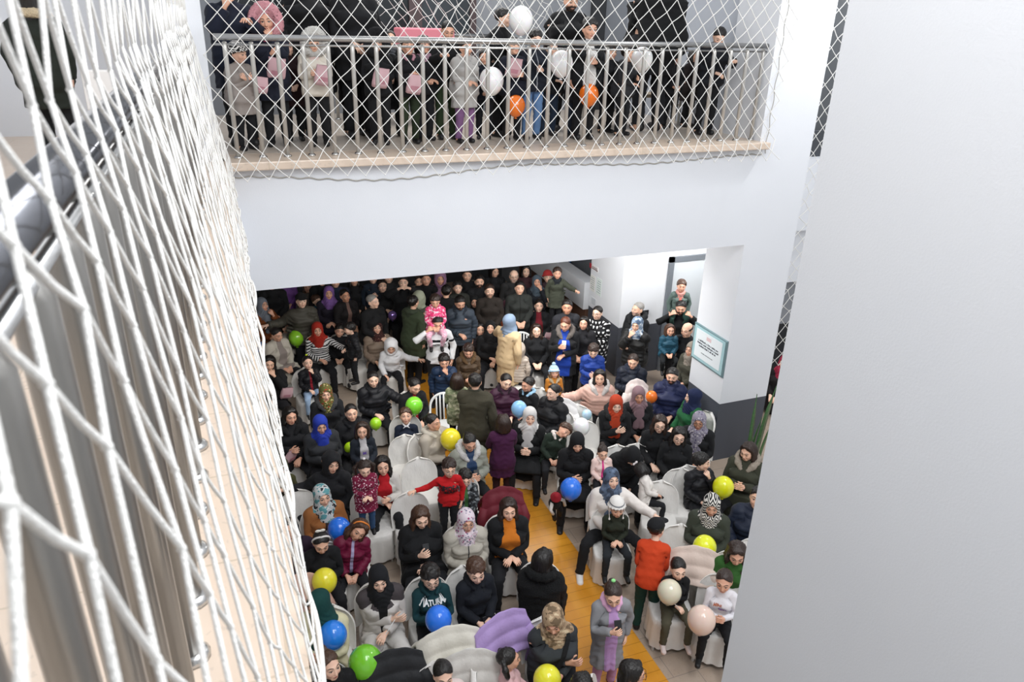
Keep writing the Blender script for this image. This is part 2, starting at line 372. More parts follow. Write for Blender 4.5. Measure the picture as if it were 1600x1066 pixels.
def s_near(u, v):
    x, z = prof(v); y = .12+8.15*u
    return (x+.006*math.sin(y*5)+.008*math.sin(y*2.2+z*3), y+.012*math.sin(z*4+y*1.5), z+.010*math.sin(y*4))
net('safety_net', 'white cord safety net close to the camera draped over the left landing railing', s_near, 62, 11, .0030, .003, 5, 6)
# gathered edge ropes
mb = MB(); rp = [(.075+.01*math.sin(y*9), y, 5.0+.015*math.sin(y*13)) for y in np.linspace(.4, 8.2, 160)]
mb.tube(rp, .008, 6); tag(mb.build('edge_rope', M_net, None, True), 'white rope lacing the near net to the left landing edge', 'rope')
mb = MB(); rp = [(x, 8.318, 4.93-.10*math.sin(PI*(x-.1)/3.3)**2*(1 if x < 3.4 else .55)+.008*math.sin(x*31)) for x in np.linspace(.08, 6.9, 220)]
mb.tube(rp, .007, 6); tag(mb.build('edge_rope', plain('worn_rope', '#b9b6ae', .8, nz=.6, scale=60), None, True), 'thin worn rope sagging across the white beam under the ledge', 'rope')
mb = MB(); mb.tube([(6.9+.012*math.sin(z*17), 8.26, z) for z in np.linspace(4.95, 8.6, 70)], .006, 6)
tag(mb.build('edge_rope', plain('worn_rope', '#b9b6ae', .8, nz=.6, scale=60), None, True), 'thin rope running up the bright column beside the far net', 'rope')
def s_slit(u, v): return (7.76+1.5*u, 8.42+.5*(1-v)*0, 1.5+7*v+.02*math.sin(u*9))
net('safety_net', 'narrow strip of white net seen between the two right columns', s_slit, 7, 30, .005, .012, 9)
def s_back(u, v): return (.4+5.2*u, 11.45+.1*math.sin(u*9), 6.15+1.9*v+.25*math.sin(u*7))
net('safety_net', 'white safety net behind the onlookers on the upper balcony', s_back, 24, 8, .004, .02, 11)
# ---------------------------------------------------------------- door switch, notices, framed plaque
tag(MB().box(7.36, 11.6, 1.27, 7.48, 11.63, 1.37, .006).build('intercom', plain('black_plastic', '#1b1c20', .4)), 'small black switch plate on the white wall beside the grey haired man', 'switch')
for i, (y0, z0, y1, z1, lab) in enumerate([(12.72, 1.42, 12.94, 1.76, 'pale notice sheet taped on the white wall nearest the wall end'), (12.44, 1.42, 12.66, 1.78, 'pale green notice sheet taped on the white wall right of the first'), (12.62, 1.14, 12.86, 1.30, 'small grey printed slip low on the white wall below the notices')]):
    root = empty('notice', (6.85, y0, z0)); tag(root, lab, 'notice', None)
    w = y1-y0; h = z1-z0
    MB().box(-.006, 0, 0, -.001, w, h).build('sheet', plain('paper', ('#e6e6e2', '#dfe9e6', '#d9dce2')[i], .7), root)
    mb = MB()
    for r_ in range(6): mb.box(-.008, w*.15, h*(.15+.13*r_), -.006, w*(.85-.1*(r_ % 2)), h*(.15+.13*r_)+h*.035)
    mb.build('print_lines', plain('grey_ink', '#8e9aa0', .7), root)
def text(name, body, size, mat, parent, loc, rot, ext=.001, bold=0., align='CENTER'):
    cu = bpy.data.curves.new(name, 'FONT'); cu.body = body; cu.size = size; cu.extrude = ext; cu.offset = bold; cu.align_x = align; cu.align_y = 'CENTER'; cu.space_line = 1.0
    t = bpy.data.objects.new(name, cu); C.objects.link(t)
    me = bpy.data.meshes.new_from_object(t); C.objects.unlink(t); bpy.data.objects.remove(t)
    o = bpy.data.objects.new(name, me); C.objects.link(o); me.materials.append(mat); o.location = loc; o.rotation_euler = rot
    if parent: o.parent = parent
    return o
pl = empty('framed_plaque', (6.85, 8.765, 1.825)); tag(pl, 'glass framed notice plaque mounted on the side of the white column', 'plaque')
MB().box(-.03, -.43, -.31, 0, .43, .31, .012).build('frame', plain('plaque_frame', '#7d9aa0', .3, .4), pl)
MB().box(-.036, -.40, -.28, -.029, .40, .28).build('glass_border', plain('aqua_glass', '#a9cdd3', .12), pl)
MB().box(-.040, -.34, -.23, -.035, .34, .24).build('sheet', plain('plaque_paper', '#e9f1f5', .5), pl)
ink = plain('dark_ink', '#4d535c', .6); R0 = (PI/2, 0, -PI/2)
# the photographed writing is too small to read: three bold lines, a signature line and a footer, as texture of strokes
mb = MB(); rg = random.Random(4)
for (zz, w_, hh) in ((.055, .52, .030), (.010, .56, .030), (-.035, .46, .030)):
    y = -w_/2
    while y < w_/2:
        ww = rg.uniform(.010, .020); mb.box(-.0425, -y-ww, zz, -.040, -y, zz+hh*rg.uniform(.6, 1)); y += ww+rg.choice((.006, .006, .007, .02))
mb.build('writing', ink, pl)
mb = MB(); y = -.15
while y < .15: mb.box(-.0425, -y-.008, -.13, -.040, -y, -.118); y += rg.uniform(.011, .02)
mb.build('signature', ink, pl)
MB().box(-.0415, -.06, .13, -.040, .06, .19).build('emblem', plain('faint_red', '#dcc3c6', .6), pl)
# red and white sign high on the wall end
sg = empty('wall_sign', (6.85, 12.82, 1.93)); sg.scale = (.5, .5, .5); tag(sg, 'small red and white flag sign high on the white wall under the beam', 'sign')
MB().box(-.02, .20, -.10, 0, .38, .10).build('red_panel', plain('sign_red', '#a8323c', .5), sg)
MB().box(-.02, -.38, -.10, 0, .20, .10).build('white_panel', plain('sign_white', '#e8e6e6', .5), sg)
MB().box(-.022, -.36, -.07, -.02, .16, -.03).box(-.022, -.3, .0, -.02, .16, .03).build('sign_text', plain('sign_ink', '#5a2c34', .5), sg)
# things on the parapet: blue crate and brown boxes
tag(MB().box(7.1, 15.6, .9, 7.7, 16.6, 1.75, .03).build('crate', plain('blue_tub', '#1f4f8f', .45)), 'blue storage tub standing behind the white parapet at the far end', 'tub')
tag(MB().box(7.1, 16.7, 1.2, 7.7, 17.6, 2.2, .01).build('carton', plain('cardboard', '#8a6240', .8)), 'brown cardboard carton beside the blue tub at the far end', 'box')
# snake plant and stair rail by the column foot
sp = empty('snake_plant', (7.0, 7.6, 0)); tag(sp, 'snake plant with tall pointed green leaves at the foot of the column', 'plant')
MB().lathe([(.13, 0), (.15, .02), (.19, .34), (.2, .36), (.17, .36), (.15, .30)], 24).build('pot', plain('grey_pot', '#6b6d70', .6), sp, True)
kk = NT('snake_leaf'); tcc = kk.n('ShaderNodeTexCoord').outputs['Object']; nz_ = kk.noise(tcc, 6, 2., (.3, .3, 5)).outputs[0]
kk.l(kk.mix(nz_, srgb('#2c5233'), srgb('#587f4c')), kk.b.inputs['Base Color']); kk.b.inputs['Roughness'].default_value = .35
for (bx, by, tx, ty, h, w_) in [(-.06, .02, -.06, .05, 1.56, .05), (.08, 0, .25, .02, 1.66, .07), (.10, -.05, .24, -.12, 1.25, .045), (.02, .05, .16, .1, 1.1, .04), (0, -.04, -.02, -.14, .95, .04), (.06, .06, .10, .2, .85, .035)]:
    v = []; f = []; N = 12
    for i in range(N+1):
        t = i/N; w = w_*(.75+.5*math.sin(PI*min(t*1.1, 1)))*(1 if t < .75 else max(.02, (1-t)/.25)); cx = bx+(tx-bx)*t*t; cy = by+(ty-by)*t*t; z = .3+(h-.3)*t; a = .35
        for s_, dd in ((-1, .0), (0, .012), (1, .0), (0, -.006)): v.append((cx+s_*w*math.cos(a), cy+s_*w*math.sin(a)-dd, z))
    for i in range(N):
        for q_ in range(4): f.append([i*4+q_, i*4+(q_+1) % 4, (i+1)*4+(q_+1) % 4, (i+1)*4+q_])
    link_mesh('leaf', v, f, kk.m, sp, True)
sr = empty('stair_railing', (7.15, 7.45, 0)); tag(sr, 'steel stair rail end with ball cap beside the snake plant', 'railing')
MB().tube([(0, 0, 1.12), (1.6, -.2, .9)], .025, 12).build('hand_rail', M_dsteel, sr, True)
MB().lathe([(.001, -.04), (.028, -.03), (.04, 0), (.028, .03), (.001, .04)], 14, (0, 0, 1.12)).build('ball_cap', M_steel, sr, True)
MB().tube([(.12, -.01, 0), (.12, -.01, 1.1)], .018, 10).build('post', M_dsteel, sr, True)
MB().tube([(1.1, -.14, 0), (1.1, -.14, .97)], .018, 10).build('post', M_dsteel, sr, True)
# bench and back shelf on the upper balcony
bn = empty('waiting_bench', (5.9, 10.2, 5.1)); tag(bn, 'low grey bench with pale wooden seat behind the upper railing', 'bench')
MB().box(-.9, -.2, .42, .9, .2, .47, .01).build('seat', plain('pale_wood', '#b7a58c', .5), bn)
for sx in (-.75, .75): MB().tube([(sx, -.15, 0), (sx, -.15, .42)], .02, 8).tube([(sx, .15, 0), (sx, .15, .42)], .02, 8).tube([(sx, -.15, .3), (sx, .15, .3)], .015, 8).build('leg_frame', M_dsteel, bn)
tag(MB().box(2.52, 10.85, 6.12, 3.3, 11.3, 6.40, .02).build('crate', plain('pink_tub', '#f08d9c', .45)), 'pink plastic tub raised behind the people on the upper balcony', 'tub')
tb = empty('side_table', (2.65, 11.1, 5.1)); tag(tb, 'narrow steel table carrying the pink tub on the upper balcony', 'table')
MB().box(-.8, -.3, .98, .8, .3, 1.02).build('tabletop', M_dsteel, tb)
for sx in (-.7, .7):
    for sy in (-.25, .25): MB().tube([(sx, sy, 0), (sx, sy, .96)], .018, 8).build('leg', M_dsteel, tb)
# ================================================================ people: one base figure and garments, modelled as fields, meshed once, then posed
A40 = math.radians(40); AD = np.array([math.sin(A40), 0, -math.cos(A40)])
J = dict(pelvis=(0, 0, .93), spine=(0, 0, 1.10), chest=(0, .01, 1.28), neck=(0, .015, 1.44), head=(0, .005, 1.525), top=(0, 0, 1.70))
for sd, sg_ in (('L', 1), ('R', -1)):
    sh = np.array([.165*sg_, .012, 1.385]); d = AD*np.array([sg_, 1, 1]); el = sh+d*.28; wr = el+(d+np.array([0, -.06, 0]))*.25
    J['sh'+sd], J['el'+sd], J['wr'+sd] = sh, el, wr; J['kn'+sd] = wr+d*.085; J['ft'+sd] = wr+d*.18
    J['hp'+sd] = (.09*sg_, 0, .90); J['ke'+sd] = (.10*sg_, -.012, .485); J['an'+sd] = (.10*sg_, .012, .08); J['to'+sd] = (.115*sg_, -.14, .03)
J = {k_: np.array(v_, float) for k_, v_ in J.items()}
class Field:
    def __init__(s, lo, hi, h, half=True):
        s.h = h; s.half = half
        if half: lo = (-h*1.5, lo[1], lo[2])
        s.ax = [np.arange(lo[i], hi[i]+h, h, dtype=np.float32) for i in range(3)]
        s.v = np.full([len(a) for a in s.ax], .2, np.float32)
    def sub(s, lo, hi):
        sl = []
        for i in range(3):
            a = max(0, np.searchsorted(s.ax[i], lo[i])-1); b = min(len(s.ax[i]), np.searchsorted(s.ax[i], hi[i])+1)
            if b <= a: return None
            sl.append(slice(a, b))
        g = np.meshgrid(*[s.ax[i][sl[i]] for i in range(3)], indexing='ij', sparse=True)
        return tuple(sl), g
    def _put(s, lo, hi, fn, k, mode):
        m = .05
        q = s.sub([c-m for c in lo], [c+m for c in hi])
        if q is None: return s
        sl, (X, Y, Z) = q; d = fn(X, Y, Z).astype(np.float32); a = s.v[sl]
        if mode == 'add':
            h = np.clip(.5+.5*(a-d)/k, 0, 1); s.v[sl] = a*(1-h)+d*h-k*h*(1-h)
        else:
            d = -d; h = np.clip(.5+.5*(d-a)/k, 0, 1); s.v[sl] = a*(1-h)+d*h+k*h*(1-h)
        return s
    def cone(s, a, b, ra, rb, k=.02, sc=(1, 1, 1), mode='add'):
        a = np.array(a, float); b = np.array(b, float); sc = np.array(sc, float); R = max(ra, rb)*max(sc)
        def fn(X, Y, Z):
            A = a/sc; B = b/sc; px = X/sc[0]-A[0]; py = Y/sc[1]-A[1]; pz = Z/sc[2]-A[2]; d = B-A; dd = max(d@d, 1e-9)
            t = np.clip((px*d[0]+py*d[1]+pz*d[2])/dd, 0, 1)
            return (np.sqrt((px-t*d[0])**2+(py-t*d[1])**2+(pz-t*d[2])**2)-(ra+(rb-ra)*t))*min(sc)
        return s._put(np.minimum(a, b)-R, np.maximum(a, b)+R, fn, k, mode)
    def ell(s, c, r, k=.02, mode='add'):
        c = np.array(c, float); r = np.array(r, float)
        def fn(X, Y, Z):
            x = (X-c[0])/r[0]; y = (Y-c[1])/r[1]; z = (Z-c[2])/r[2]; n0 = np.sqrt(x*x+y*y+z*z); n1 = np.sqrt((x/r[0])**2+(y/r[1])**2+(z/r[2])**2)+1e-6
            return n0*(n0-1)/n1
        return s._put(c-r, c+r, fn, k, mode)
    def cut(s, fn, k=.008):
        "keep where fn < 0"
        X, Y, Z = np.meshgrid(*s.ax, indexing='ij', sparse=True); d = fn(X, Y, Z).astype(np.float32)+np.zeros_like(s.v); a = s.v
        h = np.clip(.5+.5*(d-a)/k, 0, 1); s.v = a*(1-h)+d*h+k*h*(1-h); return s
    def add_fn(s, fn):
        X, Y, Z = np.meshgrid(*s.ax, indexing='ij', sparse=True); s.v = (s.v+fn(X, Y, Z)).astype(np.float32); return s
    def mesh(s):
        v = s.v; ax = s.ax
        if s.half:
            # mirror: sample i=0..: x = -1.5h, -.5h, .5h ...
            pos = v[2:]; v = np.concatenate([pos[::-1], pos], 0)
            xs = ax[0][2:]; x0 = np.concatenate([-xs[::-1], xs]); ax = [x0, ax[1], ax[2]]
        h = s.h; ins = v < 0
        c = np.zeros([n-1 for n in v.shape], np.int8)
        for i in (0, 1):
            for j in (0, 1):
                for k in (0, 1): c += ins[i:v.shape[0]-1+i, j:v.shape[1]-1+j, k:v.shape[2]-1+k]
        act = (c > 0) & (c < 8); idx = np.argwhere(act); ids = -np.ones(act.shape, np.int32); ids[act] = np.arange(len(idx))
        acc = np.zeros((len(idx), 3)); cnt = np.zeros(len(idx)); I, Jj, K = idx.T
        for dx_ in range(3):
            o1, o2 = [a for a in range(3) if a != dx_]
            for p in (0, 1):
                for q in (0, 1):
                    s0 = [0, 0, 0]; s0[o1] = p; s0[o2] = q; s1 = list(s0); s1[dx_] = 1
                    a = v[I+s0[0], Jj+s0[1], K+s0[2]]; b = v[I+s1[0], Jj+s1[1], K+s1[2]]; m = (a < 0) != (b < 0)
                    t = np.where(m, a/(a-b+1e-12), 0)
                    pt = np.tile(np.array(s0, float), (len(idx), 1)); pt[:, dx_] = t
                    acc[m] += pt[m]; cnt[m] += 1
        P = (idx+acc/cnt[:, None])*h+np.array([ax[0][0], ax[1][0], ax[2][0]])
        quads = []
        for d in range(3):
            sl0 = [slice(1, -1)]*3; sl1 = [slice(1, -1)]*3; sl0[d] = slice(0, -1); sl1[d] = slice(1, None)
            a = ins[tuple(sl0)]; b = ins[tuple(sl1)]; e = np.argwhere(a != b); fl = a[tuple(e.T)]
            off = np.array([1, 1, 1]); off[d] = 0; e = e+off; o1, o2 = (d+1) % 3, (d+2) % 3
            def cell(p, q):
                x = e.copy(); x[:, o1] -= p; x[:, o2] -= q; return ids[x[:, 0], x[:, 1], x[:, 2]]
            Q = np.stack([cell(1, 1), cell(0, 1), cell(0, 0), cell(1, 0)], 1); Q[~fl] = Q[~fl][:, ::-1]; quads.append(Q)
        return P, np.concatenate(quads)
def decimate(P, Q, target, sm=0):
    me = bpy.data.meshes.new('t'); 
    o = link_mesh('t', P, Q); me = o.data
    if sm: m = o.modifiers.new('s', 'SMOOTH'); m.iterations = sm; m.factor = .5
    m = o.modifiers.new('d', 'DECIMATE'); m.ratio = min(.98, target/(len(Q)*2)); m.use_collapse_triangulate = True
    ev = o.evaluated_get(bpy.context.evaluated_depsgraph_get()); em = ev.to_mesh()
    n = len(em.vertices); V = np.empty(n*3, np.float32); em.vertices.foreach_get('co', V); F = np.empty(len(em.polygons)*3, np.int32); em.loops.foreach_get('vertex_index', F)
    ev.to_mesh_clear(); bpy.data.objects.remove(o); bpy.data.meshes.remove(me)
    return V.reshape(-1, 3).astype(float), F.reshape(-1, 3)
def arm_cones(f, k=.02, inf=0., wr=True):
    f.cone(J['shL'], J['elL'], .047+inf*1.15, .036+inf, k); f.cone(J['elL'], J['wrL'], .037+inf, .026+inf*.9, k)
def torso(f, inf=0., k=.05):
    f.cone((0, .012, 1.02), (0, .008, 1.30), .095+inf, .105+inf, k, (1.35, 1, 1))
    f.cone((0, .015, .92), (0, .01, 1.02), .108+inf, .098+inf, k, (1.42, 1.02, 1))
    f.cone((.05, .012, 1.385), (.155, .012, 1.375), .062+inf, .052+inf, k)
    f.cone((0, .02, 1.40), (0, .008, 1.50), .056+inf, .050+inf*.6, k)
def body_field(h):
    f = Field((0, -.24, -.01), (.70, .18, 1.76), h); torso(f); arm_cones(f)
    f.cone((.035, -.075, 1.27), (.075, -.075, 1.26), .045, .05, .04)
    # head
    f.ell((0, .012, 1.637), (.077, .097, .083), .02); f.ell((0, -.030, 1.580), (.060, .070, .076), .03)
    f.cone((0, -.074, 1.523), (.012, -.072, 1.524), .022, .020, .025); f.cone((.045, -.02, 1.545), (.05, .0, 1.57), .022, .025, .02)
    f.cone((.012, -.092, 1.630), (.048, -.074, 1.628), .011, .010, .014)
    f.ell((.0325, -.104, 1.608), (.020, .018, .013), .012, 'sub'); f.ell((.0325, -.0815, 1.608), (.0155, .014, .0125), .004)
    f.cone((.040, -.078, 1.578), (.05, -.06, 1.585), .018, .016, .02)
    f.cone((0, -.094, 1.618), (0, -.113, 1.576), .0065, .0105, .010); f.cone((.009, -.103, 1.571), (.0095, -.100, 1.571), .0065, .0065, .006)
    f.ell((0, -.0985, 1.5535), (.024, .0105, .0058), .006); f.ell((0, -.0965, 1.5435), (.020, .0105, .0062), .006)
    f.ell((.079, .012, 1.600), (.011, .020, .032), .008); f.ell((.088, .006, 1.602), (.007, .011, .020), .006, 'sub')
    # legs
    f.cone(J['hpL'], J['keL'], .084, .054, .035); f.cone(J['keL'], J['anL'], .050, .036, .02); f.cone((.10, .02, .40), (.10, .03, .30), .042, .038, .03)
    f.cone((.10, .025, .045), (.110, -.105, .034), .030, .018, .02); f.cone(J['anL'], (.10, .01, .05), .036, .036, .02)
    # hand: palm, four unequal fingers, thumb from the side of the palm
    w = J['wrL']; d = AD; nn = np.array([-math.cos(A40), 0, -math.sin(A40)]); s_ = np.array([0, -1., 0])
    f.cone(w, w+d*.03, .025, .024, .015, (1, 1, 1)); 
    for q, o in ((.030, .014), (-.0, .013), (-.026, .013)): f.cone(w+d*.028+s_*q*.6, w+d*.082+s_*q, o+.002, .0125, .012)
    for i, (q, L) in enumerate(((.034, .070), (.0115, .078), (-.0115, .072), (-.033, .056))):
        b = w+d*.084+s_*q; c1 = b+(d*.93+nn*.25+s_*q*1.6)*L*.45; c2 = c1+(d*.72+nn*.62+s_*q*1.2)*L*.32; c3 = c2+(d*.45+nn*.80)*L*.25
        f.cone(b, c1, .0100, .0090, .004); f.cone(c1, c2, .0090, .0083, .004); f.cone(c2, c3, .0083, .0075, .004)
    b = w+d*.025+s_*.024; c1 = b+(d*.60+s_*.62+nn*.35)*.042; c2 = c1+(d*.75+s_*.35+nn*.40)*.032; c3 = c2+(d*.85+s_*.1+nn*.45)*.024
    f.cone(b, c1, .0150, .0115, .010); f.cone(c1, c2, .0112, .0100, .004); f.cone(c2, c3, .0100, .0085, .004)
    return f
def wrinkle(amp=.005):
    def fn(X, Y, Z):
        return amp*(np.sin(X*31+Z*17+2*np.sin(Y*19))*np.sin(Z*43+X*11+1.5*np.sin(X*23)) + .6*np.sin(Z*71+Y*40+X*29))
    return fn
def sleeve_end(X, Y, Z, back=.0):
    w = J['wrL']-AD*back; return (np.abs(X)-w[0])*AD[0]+(Z-w[2])*AD[2]
def g_top(kind, h=.010):
    inf = dict(sweater=.018, jacket=.036, puffer=.050, long=.034, dress=.026, coat=.040)[kind]; zb = dict(sweater=.86, jacket=.80, puffer=.80, long=.47, dress=.14, coat=.62)[kind]
    f = Field((0, -.34, zb-.05), (.66, .34, 1.56), h); torso(f, inf); arm_cones(f, .025, inf*.9)
    f.cone((.035, -.065, 1.27), (.075, -.065, 1.26), .05+inf*.8, .055+inf*.8, .04)
    if kind in ('jacket', 'puffer', 'coat'): f.cone((0, .01, .84), (0, .01, .95), .120+inf, .112+inf, .05, (1.42, 1.02, 1))
    if kind == 'sweater': f.cone((0, .015, .84), (0, .01, 1.0), .122, .110, .05, (1.44, 1.08, 1))
    if kind == 'coat': f.cone((0, .0, .60), (0, .01, .92), .150+inf, .115+inf, .05, (1.3, 1.0, 1))
    if kind in ('long', 'dress'): f.cone((0, -.0, zb-.02), (0, .01, .92), .185 if kind == 'long' else .225, .118+inf, .05, (1.2, .95, 1))
    f.cone((0, .018, 1.43), (0, .008, 1.485), .070+inf*.4, .064+inf*.25, .02)
    if kind == 'puffer':
        def q(X, Y, Z):
            t = Z-np.abs(X)*.0; arm = ((np.abs(X) > .20+.0*Z) & (Z < 1.38))
            u = np.where(arm, (np.abs(X)*AD[0]+Z*AD[2]), Z); return .011*np.abs(np.cos(u*PI/.075))*np.clip((np.abs(X)+np.abs(Y))/.05, 0, 1)*-1+.011
        f.add_fn(q)
    f.add_fn(wrinkle(.0045 if kind != 'puffer' else .002))
    if kind in ('long', 'dress', 'coat'): f.add_fn(lambda X, Y, Z: .010*np.clip((.9-Z)/.4, 0, 1)*np.sin(np.arctan2(Y, X+1e-4)*11))
    f.cut(lambda X, Y, Z: zb-Z+0*X+0*Y); f.cut(lambda X, Y, Z: np.where(np.abs(X) > .31, sleeve_end(X, Y, Z, .006 if kind != "sweater" else .012), -.2)+0*Y); f.cut(lambda X, Y, Z: Z-(1.500 if kind != 'sweater' else 1.475)+0*X+0*Y-.25*np.minimum(Y, .0)*0)
    f.ell((0, -.02, 1.53), (.058, .062, .045), .006, 'sub')
    return f
def g_trousers(h=.011):
    f = Field((0, -.2, .04), (.25, .2, 1.04), h); f.cone((0, .015, .92), (0, .01, 1.0), .112, .100, .04, (1.40, 1.0, 1))
    f.cone(J['hpL'], J['keL'], .100, .070, .03); f.cone(J['keL'], J['anL'], .068, .055, .02); f.add_fn(wrinkle(.004)); f.cut(lambda X, Y, Z: .075-Z+0*X+0*Y); return f
def g_shoe(h=.009):
    f = Field((-.02, -.24, -.012), (.2, .12, .16), h, False); f.cone((.10, .035, .045), (.112, -.13, .038), .048, .043, .02, (1, 1, 1)); f.cone((.10, .02, .05), (.10, .015, .115), .046, .044, .02)
    f.cut(lambda X, Y, Z: .002-Z+0*X+0*Y, .003); f.cut(lambda X, Y, Z: Z-.125+0*X+0*Y, .003); return f
def cap(f, front=1.672, slope=.80, t=.0, part=0.):
    f.ell((0, .014, 1.645), (.0845+t, .104+t, .086+t), .01)
    f.cut(lambda X, Y, Z: front-slope*(Y+.085)+.0045*np.sin(X*150)*np.cos(Y*70)+.016*np.exp(-(X/.022)**2)*part-Z, .005)
def lumps(a=.004, q=1.):
    def fn(X, Y, Z): return a*(np.sin(X*120*q+3*np.sin(Z*25))*np.sin(Y*110*q+2*np.sin(Z*31))+.6*np.sin(Z*140*q+X*70)*np.sin(Y*150*q))
    return fn
def rnglumps(a, q):
    def fn(X, Y, Z): return a*(np.sin(X*q+1.7*np.sin(Z*q*.6))*np.sin(Y*q*1.1+np.sin(X*q*.5))*np.sin(Z*q*.95+.8*np.sin(Y*q*.7)))
    return fn
def g_item(n):
    h = .0065; B = dict(lo=(0, -.20, 1.0), hi=(.30, .30, 1.85))
    f = Field((0, -.20, 1.36), (.20, .22, 1.80), h)
    if n == 'short': cap(f, 1.688, .92, .004); f.add_fn(rnglumps(.0055, 95)); f.add_fn(lumps(.003)); return f
    if n == 'buzz': cap(f, 1.695, .95, -.003); return f
    if n == 'fringe': cap(f, 1.668, .75, .007); f.add_fn(rnglumps(.0065, 80)); f.add_fn(lumps(.004)); return f
    if n == 'curly': cap(f, 1.675, .80, .012); f.add_fn(rnglumps(.012, 150)); return f
    if n == 'bald': cap(f, 1.615, .35, -.001); f.cut(lambda X, Y, Z: Z-1.66-.3*(Y-.02)+0*X); return f
    if n == 'updo': cap(f, 1.694, 1.06, .001, 1.); f.ell((0, .085, 1.715), (.042, .042, .038), .012); f.add_fn(lumps(.002)); return f
    if n == 'bunlow': cap(f, 1.694, 1.06, .001, 1.); f.ell((0, .125, 1.62), (.04, .035, .042), .012); return f
    if n == 'pony':
        f = Field((0, -.20, 1.20), (.20, .30, 1.80), h); cap(f, 1.694, 1.04, .001, 1.); f.cone((0, .11, 1.66), (0, .16, 1.56), .028, .03, .01); f.cone((0, .16, 1.56), (0, .145, 1.34), .032, .014, .01); f.add_fn(lumps(.003)); return f
    if n == 'pigtails':
        f = Field((0, -.20, 1.20), (.25, .30, 1.80), h); cap(f, 1.694, 1.04, .001, 1.); f.cone((.075, .06, 1.66), (.125, .05, 1.60), .024, .03, .008); f.cone((.125, .05, 1.60), (.125, .01, 1.36), .032, .012, .01); f.add_fn(lumps(.003)); return f
    if n in ('hairlong', 'bob', 'longfront'):
        zl = dict(hairlong=1.22, bob=1.50, longfront=1.16)[n]; f = Field((0, -.24, zl-.06), (.26, .24, 1.80), h)
        cap(f, 1.688, .95, .004, 1.); 
        f.cone((.0, .055, 1.62), (.0, .085, zl+.05), .085, .075, .02, (1.15, .7, 1))
        f.cone((.070, -.005, 1.63), (.083, -.015, 1.50), .024, .026, .015); f.cone((.04, -.045, 1.70), (.075, -.02, 1.63), .02, .022, .02)
        if n != 'bob': f.cone((.083, -.01, 1.50), (.115, -.07 if n == 'longfront' else .0, zl+.04), .03, .036, .02); f.cone((.07, .05, 1.50), (.11, .06, zl+.05), .05, .045, .02)
        else: f.cone((.065, .02, 1.60), (.07, .03, 1.51), .04, .042, .02)
        f.add_fn(lambda X, Y, Z: .004*np.sin(np.arctan2(Y, X+1e-3)*26+6*np.sin(Z*9)))
        f.ell((0, -.115, 1.59), (.060, .085, .105), .012, 'sub'); return f
    if n in ('hijab', 'hijab_tail', 'hood', 'niqabcap'):
        zl = 1.10 if n == 'hijab_tail' else 1.26; f = Field((0, -.26, zl-.04), (.28, .28, 1.83), h)
        t = .014 if n != 'hood' else .034
        f.ell((0, .016, 1.640), (.082+t, .104+t, .088+t), .02); f.ell((0, -.005, 1.57), (.072+t, .085+t*.8, .08+t), .03)
        f.cone((0, .01, 1.56), (0, .01, 1.46), .088+t*.6, .092+t*.5, .03, (1.0, 1, 1))
        if n != 'hood':
            f.cone((.03, .0, 1.44), (.125, .012, 1.41), .092, .070, .04); f.cone((.0, -.055, 1.45), (.02, -.075, 1.32), .085, .075, .05); f.cone((0, .06, 1.45), (0, .07, 1.34), .08, .075, .04)
            f.add_fn(lambda X, Y, Z: 0.0042*np.sin((Z*1.0+.8*np.abs(X)+.35*Y)*100+2*np.sin(X*22+Y*18))*np.clip((1.60-Z)/.1, .12, 1))
        else:
            f.cone((0, .10, 1.62), (0, .14, 1.50), .06, .06, .05); f.cone((.05, .03, 1.43), (.10, .03, 1.42), .075, .06, .04); f.add_fn(wrinkle(.004))
        if n == 'hijab_tail': f.cone((.035, -.13, 1.36), (.045, -.155, 1.13), .040, .052, .03, (1, .6, 1)); f.cone((.0, -.12, 1.40), (.0, -.145, 1.25), .05, .04, .03, (1, .6, 1))
        fz = 1.590 if n != 'niqabcap' else 1.572
        f.ell((0, -.125, fz), (.064 if n != 'hood' else .070, .115 if n != 'hood' else .16, .084 if n != 'hood' else .096), .006, 'sub')
        return f
    if n == 'furhood':   # hood up with a wide fur ring
        f = Field((0, -.26, 1.36), (.28, .28, 1.90), h); f.ell((0, .03, 1.645), (.125, .125, .125), .02); f.cone((0, .02, 1.50), (0, .02, 1.42), .11, .11, .04); 
        for a in np.linspace(0, 2*PI, 25)[:-1]:
            f.ell((.128*math.sin(a), -.075+.02*math.cos(a), 1.605+.150*math.cos(a)), (.048, .045, .048), .012)
        f.add_fn(rnglumps(.012, 170)); f.ell((0, -.16, 1.595), (.070, .20, .090), .008, 'sub'); return f
    if n == 'furcollar':  # hood lying on the shoulders
        f = Field((0, -.20, 1.28), (.26, .28, 1.66), h)
        P = [(.0, .145, 1.50), (.075, .13, 1.50), (.125, .075, 1.49), (.130, .0, 1.465), (.10, -.075, 1.43), (.05, -.125, 1.37)]
        for a, b in zip(P, P[1:]): f.cone(a, b, .046, .044 if b[2] > 1.4 else .028, .02)
        f.add_fn(rnglumps(.010, 160)); return f
    if n == 'hoodcollar':
        f = Field((0, -.20, 1.28), (.26, .28, 1.66), h)
        P = [(.0, .13, 1.47), (.07, .12, 1.475), (.105, .06, 1.48), (.095, -.02, 1.465), (.05, -.085, 1.42)]
        for a, b in zip(P, P[1:]): f.cone(a, b, .034, .030 if b[2] > 1.45 else .022, .02)
        f.cone((0, .13, 1.46), (0, .12, 1.36), .05, .04, .04, (1.4, .8, 1)); f.add_fn(wrinkle(.004)); return f
